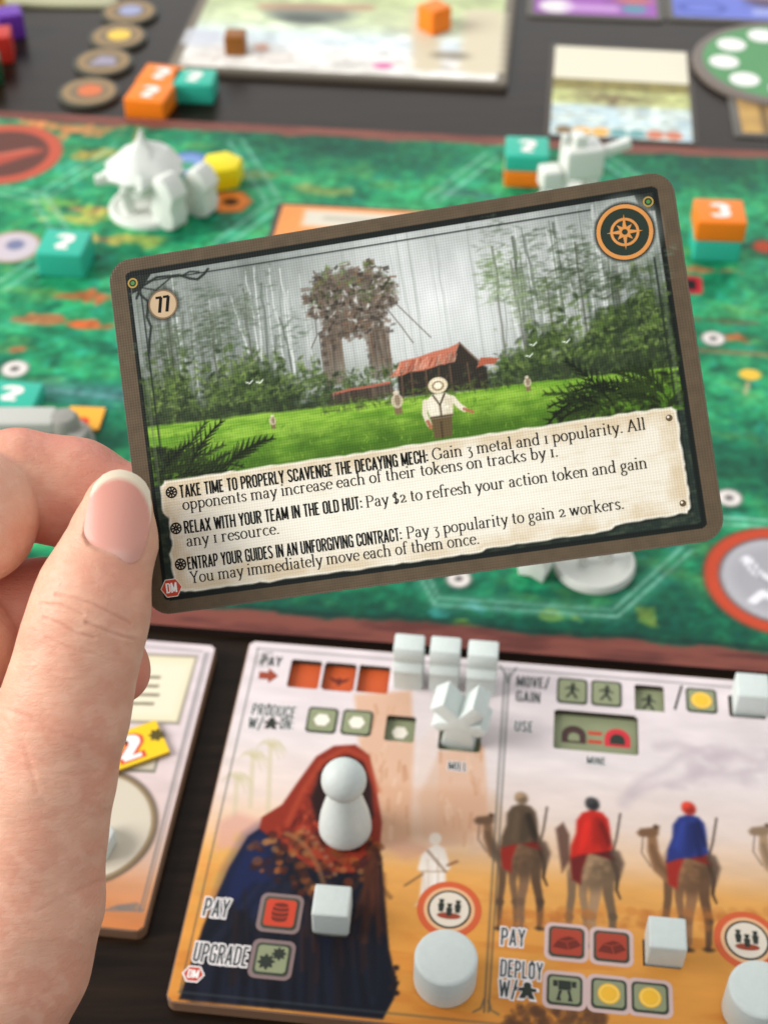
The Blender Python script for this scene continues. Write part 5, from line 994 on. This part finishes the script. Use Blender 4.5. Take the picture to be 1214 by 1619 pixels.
# yellow tile and a pale hexagon counter on the pink mat
yt = thing('number_tile', 'yellow cardboard tile marked 2 lying askew on the pink mat', 'tile', on(206, 1186, MZ + .012), 25)
yp = rrect(2.05, 1.3, .05); prism('tile_stock', yp, 0, .13, mat('yellow tile edge', (170, 140, 60), .6), yt); sheet('tile_face', rrect(2.03, 1.28, .05), .134, mat('yellow tile print', (240, 198, 30), .5, var=.08, bscale=150), yt)
write('numeral_outline', '2', CAPS, -.38, .30, -.44, .86, .138, mat('red outline print', (214, 84, 50), .5), yt, .2, .16, .05, grow=.14); write('numeral', '2', CAPS, -.38, .30, -.44, .86, .144, WHITEP, yt, .2, .16, .05)
sheet('tile_burst', gear(.86, .1, .24, 7), .140, mat('olive burst print', (86, 74, 30), .6), yt)
hxp = prism('hexagon_counter', ngon(0, 0, .62, 6, 12), 0, .55, WOOD, None, bev=.05, both=True); place(hxp, on(150, 1338, MZ + .012)); tag(hxp, 'white hexagonal wooden counter on the round spot of the pink mat', 'counter')

# ---------------------------------------------------------------- blocks with numerals, on the board and the table behind
WNUM = mat('white numeral', (240, 232, 226), .5)
def block(lb, m, px, py, z, w_, d_, h_, rz, num=None, cat='block', name='number_block', group='numbered wooden blocks', up=0.):
    q_ = on(px, py, z); t_ = thing(name, lb, cat, (q_[0], q_[1], z + up), rz, group); box('body', (0, 0, h_ / 2), (w_, d_, h_), m, t_, bev=.1)
    if num: write('numeral', num, CAPS, -w_ * .16, w_ * .16, -d_ * .27, d_ * .56, h_ + .006, WNUM, t_, .24, .18, .05)
    return t_
block('teal wooden block with white numeral on the board near the hut miniature', TEAL, 108, 419, BZ, 1.95, 1.9, 1.15, -6, '2')
block('orange wooden block at the bottom of the stack under a teal one', ORANGE, 830, 281, BZ, 1.95, 1.8, .8, -4); block('teal wooden block marked 2 on top of an orange one', TEAL, 830, 281, BZ, 1.95, 1.8, .8, -4, '2', up=.805)
block('teal wooden block underneath an orange one marked 3', TEAL, 1127, 396, BZ, 1.95, 1.8, 1.0, -4); block('orange wooden block marked 3 on top of a teal one', ORANGE, 1127, 396, BZ, 2.05, 1.85, .95, -4, '3', up=1.005)
block('teal wooden block with numeral behind the grey miniature by the finger', TEAL, 22, 640, BZ, 2.1, 1.5, .55, -6, '2')
block('orange wooden block with numeral touching the teal block on the table', ORANGE, 240, 176, 0, 2.0, 1.9, 1.05, -12, '2'); block('orange wooden block with numeral behind another orange block beside the cream board', ORANGE, 258, 147, 0, 2.0, 1.9, 1.05, -12, '2')
block('teal wooden block marked 2 at the corner of the cream board', TEAL, 309, 152, 0, 2.1, 1.7, 1.05, -4, '2')
def cube(lb, m, px, py, z, s_, rz, cat='cube', g='loose wooden cubes'): o = box('wooden_cube', (0, 0, s_ / 2), (s_, s_, s_), m, None, bev=.1); place(o, on(px, py, z), rz); return tag(o, lb, cat, g)
cube('purple wooden cube touching a red one', PURPLE, 20, 55, 0, 1.35, 20); cube('red wooden cube touching a purple one', RED, 2, 92, 0, 1.45, 8); cube('mustard yellow wooden cube behind the purple one', MUSTARD, -8, 22, 0, 1.3, 10); cube('dark green wooden cube beside the red one', GREENW, -14, 128, 0, 1.3, 12)
cube('brown wooden cube on the cream board', BROWN, 374, 82, .3, 1.05, -3); cube('orange wooden cube standing cornerwise on the cream board', ORANGE, 686, 46, .3, 1.3, 38)
yh = prism('hexagon_block', ngon(0, 0, .98, 6, 20), 0, 1.05, YELLOW, None, bev=.12, both=True); place(yh, on(353, 287, BZ)); tag(yh, 'bright yellow hexagonal wooden block behind the white miniatures', 'block')

# ---------------------------------------------------------------- miniatures on the board
def rough(V, amp, seed):
    V = np.asarray(V, float); f = np.stack([fbm(V[:, 0] * 1 + 5 * k, V[:, 1] + V[:, 2] * 1.3, 2.2, 3, seed + k) for k in range(3)], 1) - .5; return V + f * amp
def loose(prof, n=22, amp=.2, seed=0, off=(0, 0, 0)):
    V = []; Fc = []
    for r, z in prof:
        for k in range(n): V.append((r * math.cos(2 * math.pi * k / n), r * math.sin(2 * math.pi * k / n), z))
    for k in range(len(prof) - 1):
        for i in range(n): j = (i + 1) % n; Fc.append((k * n + i, k * n + j, (k + 1) * n + j, (k + 1) * n + i))
    Fc.append(tuple(range(n - 1, -1, -1))); Fc.append(tuple(range((len(prof) - 1) * n, len(prof) * n)))
    return rough(V, amp, seed) + np.array(off), Fc
def mini_base(parent, r, m): lathe('round_base', [(r, 0), (r, .16), (r * .95, .28), (r * .86, .28), (r * .83, .20), (.01, .20)], m, parent, 48)
WM = mat('white plastic', (220, 222, 214), .45, bump=.05, bscale=400)
mn = thing('miniature', 'white miniature with spiked thatch dome on a round base', 'miniature', on(236, 330, BZ), 10); mini_base(mn, 1.75, WM)
raw('legs', *merge([box_vf(a, b, .8, .42, .4, 1.3, .08, 0, (8 * -b, 12 * a)) for a, b in ((-.85, -.55), (.75, -.6), (-.7, .6), (.7, .6))]), WM, mn, smooth=True)
raw('torso', *loose([(.3, .9), (1.0, 1.05), (1.1, 1.5), (.9, 1.9)], 20, .25, 3), WM, mn, smooth=True)
dome = []; V, Fc = loose([(.7, 1.7), (1.4, 1.75), (1.55, 2.0), (1.4, 2.4), (1.05, 2.75), (.5, 3.05), (.2, 3.45), (.05, 3.9)], 26, .35, 8); 
for i in range(26, 78): V[i, :2] *= 1 + .16 * (i % 2)
raw('thatch_dome', V, Fc, WM, mn, smooth=True); raw('arm', *box_vf(-1.7, .1, 1.6, .9, .35, .4, .08), WM, mn, smooth=True)
ragged = [(-.55, 0), (.1, -.0), (.5, .15), (.62, .7), (.5, 1.1), (.7, 1.7), (.45, 2.25), (.1, 2.5), (-.35, 2.35), (-.62, 1.9), (-.5, 1.3), (-.72, .8)]
for (x, y, lb, rz, sc_) in ((272, 356, 'white ragged wooden piece leaning close to the spiked miniature', -38, 1.0), (322, 336, 'pale ragged wooden piece between the spiked miniature and yellow block', -30, .92)):
    standing('worker_piece', lb, 'game piece', [(a * sc_, b * sc_) for a, b in ragged][::1], .95, x, y, BZ + .003, rz, WM, 'ragged white pieces beside the miniature')
mn = thing('miniature', 'white walking machine miniature standing beside a teal and orange stack', 'miniature', on(905, 322, BZ), 12); mini_base(mn, 1.6, WM)
raw('legs', *merge([box_vf(-.75, 0, .95, .6, .8, 1.5, .1), box_vf(.7, 0, .95, .6, .8, 1.5, .1)]), WM, mn, smooth=True); raw('torso', *box_vf(.2, 0, 2.2, 1.7, 1.2, 1.4, .15), WM, mn, smooth=True); raw('head', *box_vf(.0, 0, 3.1, .55, .7, .7, .12), WM, mn, smooth=True)
raw('cannon', *box_vf(1.5, -.1, 2.6, 1.7, .4, .45, .1, 0, (0, -14)), WM, mn, smooth=True); raw('shield_arm', *box_vf(-1.2, -.1, 1.55, .9, .9, .9, .12), WM, mn, smooth=True); raw('stack_pipe', *box_vf(-.55, .2, 3.0, .3, .3, .7, .08), WM, mn, smooth=True)
mn = thing('miniature', 'pale grey miniature with wide dished base, mostly hidden by the card', 'miniature', on(938, 893, BZ), 5); mini_base(mn, 1.38, PLASTIC)
raw('legs', *merge([box_vf(-.38, .0, .75, .26, .3, 1.3, .06, 0, (-12, 6)), box_vf(.42, .1, .75, .26, .3, 1.3, .06, 0, (-12, -8))]), PLASTIC, mn, smooth=True); raw('torso', *box_vf(.05, .35, 1.75, .95, .7, .9, .12), PLASTIC, mn, smooth=True); raw('cannon', *box_vf(.02, -.25, 1.0, .2, .7, .2, .05), PLASTIC, mn, smooth=True)
standing('worker_piece', 'white wooden piece standing against the dished grey miniature base', 'game piece', [(-.45, 0), (.0, .12), (.42, 0), (.5, .6), (.34, 1.0), (.5, 1.4), (0, 1.7), (-.5, 1.4), (-.34, 1.0), (-.52, .6)], .75, 845, 905, BZ + .003, -28, WM)
mn = thing('miniature', 'grey crawling machine miniature just beyond the index finger', 'miniature', on(85, 705, BZ), -4); mini_base(mn, 1.5, GREYP)
raw('hull', *box_vf(-1.0, .15, 1.0, 2.4, 1.0, .55, .12, 4), mat('light grey plastic', (186, 186, 178), .45), mn, smooth=True); o = lathe('boiler', [(.5, .2), (.55, .3), (.55, 1.1), (.42, 1.3), (.1, 1.36)], GREYP, mn, 24); o.location = (.005, .002, 0); raw('claw', *box_vf(.95, -.1, .62, .9, .6, .5, .12, -16), GREYP, mn, smooth=True)
ot = thing('event_tile', 'small orange tile with red mark lying behind the grey miniature', 'tile', on(134, 664, BZ + .003), -4); prism('tile_stock', rrect(1.35, 1.3, .05), 0, .1, mat('orange tile edge', (150, 96, 40), .6), ot); sheet('tile_face', rrect(1.33, 1.28, .05), .104, mat('orange tile print', (244, 172, 56), .5), ot); sheet('red_mark', ngon(0, -.2, .24, 14), .108, mat('red mark print', (220, 60, 30), .5), ot)

# ---------------------------------------------------------------- cards, boards and discs further back
def flat(name, lb, cat, fr_, w_, h_, thick, z, edge, face, margin, rcorner=.2, group=None):
    t_ = fr_.thing(name, lb, cat, z, group); prism('card_stock', rrect(w_, h_, rcorner, w_ / 2, h_ / 2), 0, thick, edge, t_, bev=min(.03, thick * .3)); return t_
def dims(f_, br, tl): a = f_.loc(*br); b = f_.loc(*tl); return a[0], b[1]
f1 = Frame(262, 108, .3, -6.2); W1, _ = dims(f1, (802, 138), (320, 0)); H1 = 22
cb_ = flat('picture_board', 'cream picture board with icons lying beyond the map board', 'game board', f1, W1, H1, .3, 0, EDGE, None, .4)
p = Paint(.15, .15, W1 - .15, H1 - .15, .12); U, V = p.U, p.V; p.c[:] = np.array((120, 112, 98)) / 255.
inn = in_rrect(U, V, .55, .5, W1 - .55, H1 - .5, .2) * 1.
st_ = [(0, (226, 220, 210)), (2.4, (228, 224, 218)), (4.2, (206, 218, 222)), (6, (206, 216, 178)), (9, (190, 200, 150)), (30, (180, 196, 150))]
col_ = np.stack([np.interp(V, [s_[0] for s_ in st_], [s_[1][k] / 255 for s_ in st_]) for k in range(3)], -1) * (1 + (fbm(U, V, .5, 5, 3) - .5)[..., None] * .16); p.c = p.c * (1 - inn[..., None]) + col_ * inn[..., None]
p.c = np.clip(p.c * (1 + (fbm(U, V * 1.6, 1.3, 4, 17) - .5) * .4 * inn)[..., None], 0, 1)
def q1(x, y): return f1.loc(x, y)
c = q1(490, 22); p.ell(*c, 2.4, 1.2, (110, 116, 110), .85, soft=.6); c = q1(480, 30); p.ell(*c, 1.2, .6, (80, 84, 80), .7, soft=.4); p.line([q1(420, 10), q1(580, 12)], .9, (176, 140, 116), .8, soft=.4)
for (x, y) in ((316, 95), (436, 90)): c = q1(x, y); p.poly(rrect(1.7, .9, .1, *c), (150, 140, 126), .6, .2); p.poly(rrect(1.5, .7, .1, *c), (226, 218, 210), 1, .2)
c = q1(312, 58); p.ell(*c, 1.4, 1.0, (196, 198, 206), .8, soft=.3); c = q1(606, 104); p.ell(*c, .5, .35, (206, 92, 150), .9, soft=.2); c = q1(414, 75); p.ell(*c, .4, .4, (216, 150, 120), .8, soft=.2)
for k in range(8):
    c = q1(675 - k * .6, 105 - k * 12); p.ell(*c, .8, .55, (208, 196, 168), .95, soft=.25); c = q1(760 + k * .9, 108 - k * 12); p.ell(*c, 1.2, .65, (212, 200, 172), .95, soft=.25)
c = q1(712, 88); p.ell(*c, 1.0, .5, (130, 120, 104), .7, soft=.3)
p.build('picture_print', .305, BOARDPRINT, cb_, lambda u, v: in_rrect(u, v, .16, .16, W1 - .16, H1 - .16, .2))
f2 = Frame(860, 216, .04, -6.6); W2, H2 = 6.75, 9.3
k2 = flat('picture_card', 'single picture card with pale caption and row of coin icons on the table', 'card', f2, W2 + .5, H2 + .6, .05, 0, mat('dark card rim', (74, 66, 58), .5), None, .2); 
p = Paint(.25, .25, W2 + .25, H2 + .35, .08); U, V = p.U, p.V; p.c[:] = np.array((204, 216, 210)) / 255.
p.mask(np.clip((V - H2 * .34) / .5, 0, 1), (188, 192, 130)); p.mask(np.clip((V - H2 * .52) / .3, 0, 1), (136, 126, 74)); p.mask(np.clip(1 - np.abs(V - H2 * .45 - (fbm(U, V, 1.1, 4, 5) - .5) * 2) / .8, 0, .9) * np.clip(1 - np.abs(U - W2 * .5) / (W2 * .4), 0, 1), (96, 74, 58)); p.mask(np.clip((fbm(U, V * 2, 1.2, 4, 6) - .52) * 4, 0, .45) * (V < H2 * .36), (160, 190, 208)); p.c *= (1 + (fbm(U, V * 1.5, 2.4, 4, 19) - .5) * .5 * (V < H2 * .64))[..., None]; p.c = np.clip(p.c, 0, 1)
p.mask((V > H2 * .66) * 1., (226, 218, 196))
for k in range(7): p.ell(.9 + k * (W2 - 1) / 6.6, .75, .42, .42, ((130, 104, 70), (240, 176, 84), (240, 176, 84), (110, 160, 160), (110, 160, 160), (206, 120, 90), (206, 120, 90))[k], .95, soft=.12)
p.build('picture_print', .056, BOARDPRINT, k2)
def backcard(lb, BL, BR, rgb, extra):
    f_ = Frame(BL[0], BL[1], .05, -5.5); W_, _ = dims(f_, BR, BL); o = flat('faction_card', lb, 'card', f_, W_, 9, .12, 0, mat('grey card rim', (96, 92, 86), .5), None, .2, .4, 'coloured cards at the back')
    q_ = Paint(.4, .4, W_ - .4, 8.6, .12); q_.c[:] = np.array(rgb) / 255.; q_.mask(np.clip((fbm(q_.U, q_.V, .6, 4, 3) - .45) * 2, 0, .4), tuple(c_ * .75 for c_ in rgb)); extra(q_, W_); q_.build('picture_print', .126, BOARDPRINT, o)
def ex1(q_, W_):
    q_.ell(1.6, 1.3, .95, .8, (226, 220, 220), 1, soft=.2); q_.ell(W_ - 1.6, 1.3, .7, .5, (84, 150, 160), .9, soft=.2); q_.poly(rrect(3.0, .8, .2, W_ / 2 - .2, 1.25), (206, 170, 214), .7, .3); q_.ell(W_ - 1.6, 2.4, 1, .4, (200, 120, 80), .8, soft=.3)
def ex2(q_, W_):
    q_.ell(2.0, 1.6, 1.3, .8, (70, 84, 160), .8, soft=.2, ring=.2); q_.poly(rrect(3.0, .8, .2, W_ / 2 + 2, 1.3), (190, 196, 230), .6, .3); q_.ell(W_ / 2 + 1.6, 3.0, 1.4, 1, (90, 70, 80), .8, soft=.5); q_.mask((q_.V > 3.1) * .8, (196, 150, 160))
backcard('purple card with grey border at the far side of the table', (832, 26), (1050, 30), (156, 92, 172), ex1); backcard('blue card with grey border beside the purple one', (1053, 32), (1300, 38), (112, 124, 206), ex2)
gd = thing('round_dial', 'green round dial with white ovals and a grey rim', 'dial', on(1235, 108, 0), 0); lathe('dial_rim', [(4.5, 0), (4.55, .06), (4.55, .28), (4.45, .36), (4.0, .36)], mat('dial rim', (118, 108, 100), .5), gd, 64)
sheet('dial_face', ngon(0, 0, 4.05, 60), .366, mat('dial green print', (84, 146, 92), .5, var=.15, bscale=40), gd)
for k in range(9):
    a = R(20 + 40 * k); sheet('white_spot', ngon(3.0 * math.cos(a), 3.0 * math.sin(a), .75, 24), .372, WHITEP, gd)
f3 = Frame(1160, 216, .05, -5); tc_ = flat('picture_card', 'tan card partly tucked under the green dial', 'card', f3, 9, 4.0, .10, 0, mat('grey card rim', (96, 92, 86), .5), None, .2)
p = Paint(.4, .35, 8.6, 3.7, .1); p.c[:] = np.array((176, 140, 84)) / 255.; p.mask(np.clip((fbm(p.U, p.V, 1.2, 4, 4) - .4) * 3, 0, .8), (200, 160, 90)); p.mask(np.clip(1 - np.abs(p.U - 1.6) / .3, 0, .7), (96, 76, 50)); p.mask((p.U > 2.4) * .8, (120, 140, 70)); p.build('picture_print', .106, BOARDPRINT, tc_)
f4 = Frame(428, 372, BZ + .05, -6); oc = f4.thing('objective_card', 'orange and white card lying on the green board behind the held card', 'card', BZ + .003); prism('card_stock', rrect(8.2, 4.2, .2, 4.0, .6), 0, .05, mat('dark card rim', (74, 66, 58), .5), oc)
p = Paint(.15, -1.3, 7.85, 2.5, .08); p.c[:] = np.array((236, 150, 84)) / 255.; p.poly([(1.2, .9), (7.8, .9), (7.8, 2.2), (1.2, 2.2)], (214, 206, 188), 1, .3); p.line([(2.2, 1.6), (7.0, 1.6)], .2, (150, 140, 124), .7, .3); p.build('picture_print', .056, BOARDPRINT, oc)
cn_ = None
for (x, y, rgb, lb) in ((206, 24, (150, 154, 186), 'round token with bluish picture beside the cream board'), (188, 63, (232, 192, 76), 'round token with gold centre next to the bluish one'), (165, 103, (150, 142, 160), 'round token with grey tent shape between gold and orange ones'), (142, 151, (206, 110, 64), 'round token with orange centre closest to the map board')):
    t_ = thing('round_token', lb, 'token', on(x, y, 0), 0, 'round tokens in a row on the table')
    if cn_ is None: o = lathe('token_stock', [(1.48, 0), (1.52, .05), (1.52, .2), (1.46, .24)], mat('token edge', (84, 82, 70), .55), t_, 48); cn_ = o.data
    else: o = bpy.data.objects.new('token_stock', cn_); sc.collection.objects.link(o); o.parent = t_
    sheet('token_rim', ngon(0, 0, 1.3, 40), .246, mat('token bronze print', (150, 122, 84), .5, var=.15, bscale=80), t_); sheet('token_face', ngon(0, 0, .95, 36), .252, mat('token face', (120, 104, 80), .5), t_)
    sheet('token_picture', ngon(.05, .05, .62, 24) if rgb != (150, 142, 160) else [(-.7, -.5), (.7, -.5), (.5, .4), (-.2, .5)], .258, mat('token ' + lb.split()[3] + lb.split()[4], rgb, .5), t_)
f5 = Frame(-60, 6, .2, -1); w5, _ = dims(f5, (182, 8), (0, 0)); flat('picture_board', 'pale strip of another board at the far edge of the table', 'game board', f5, w5, 14, .2, 0, mat('pale board print', (176, 174, 140), .5), None, .3)
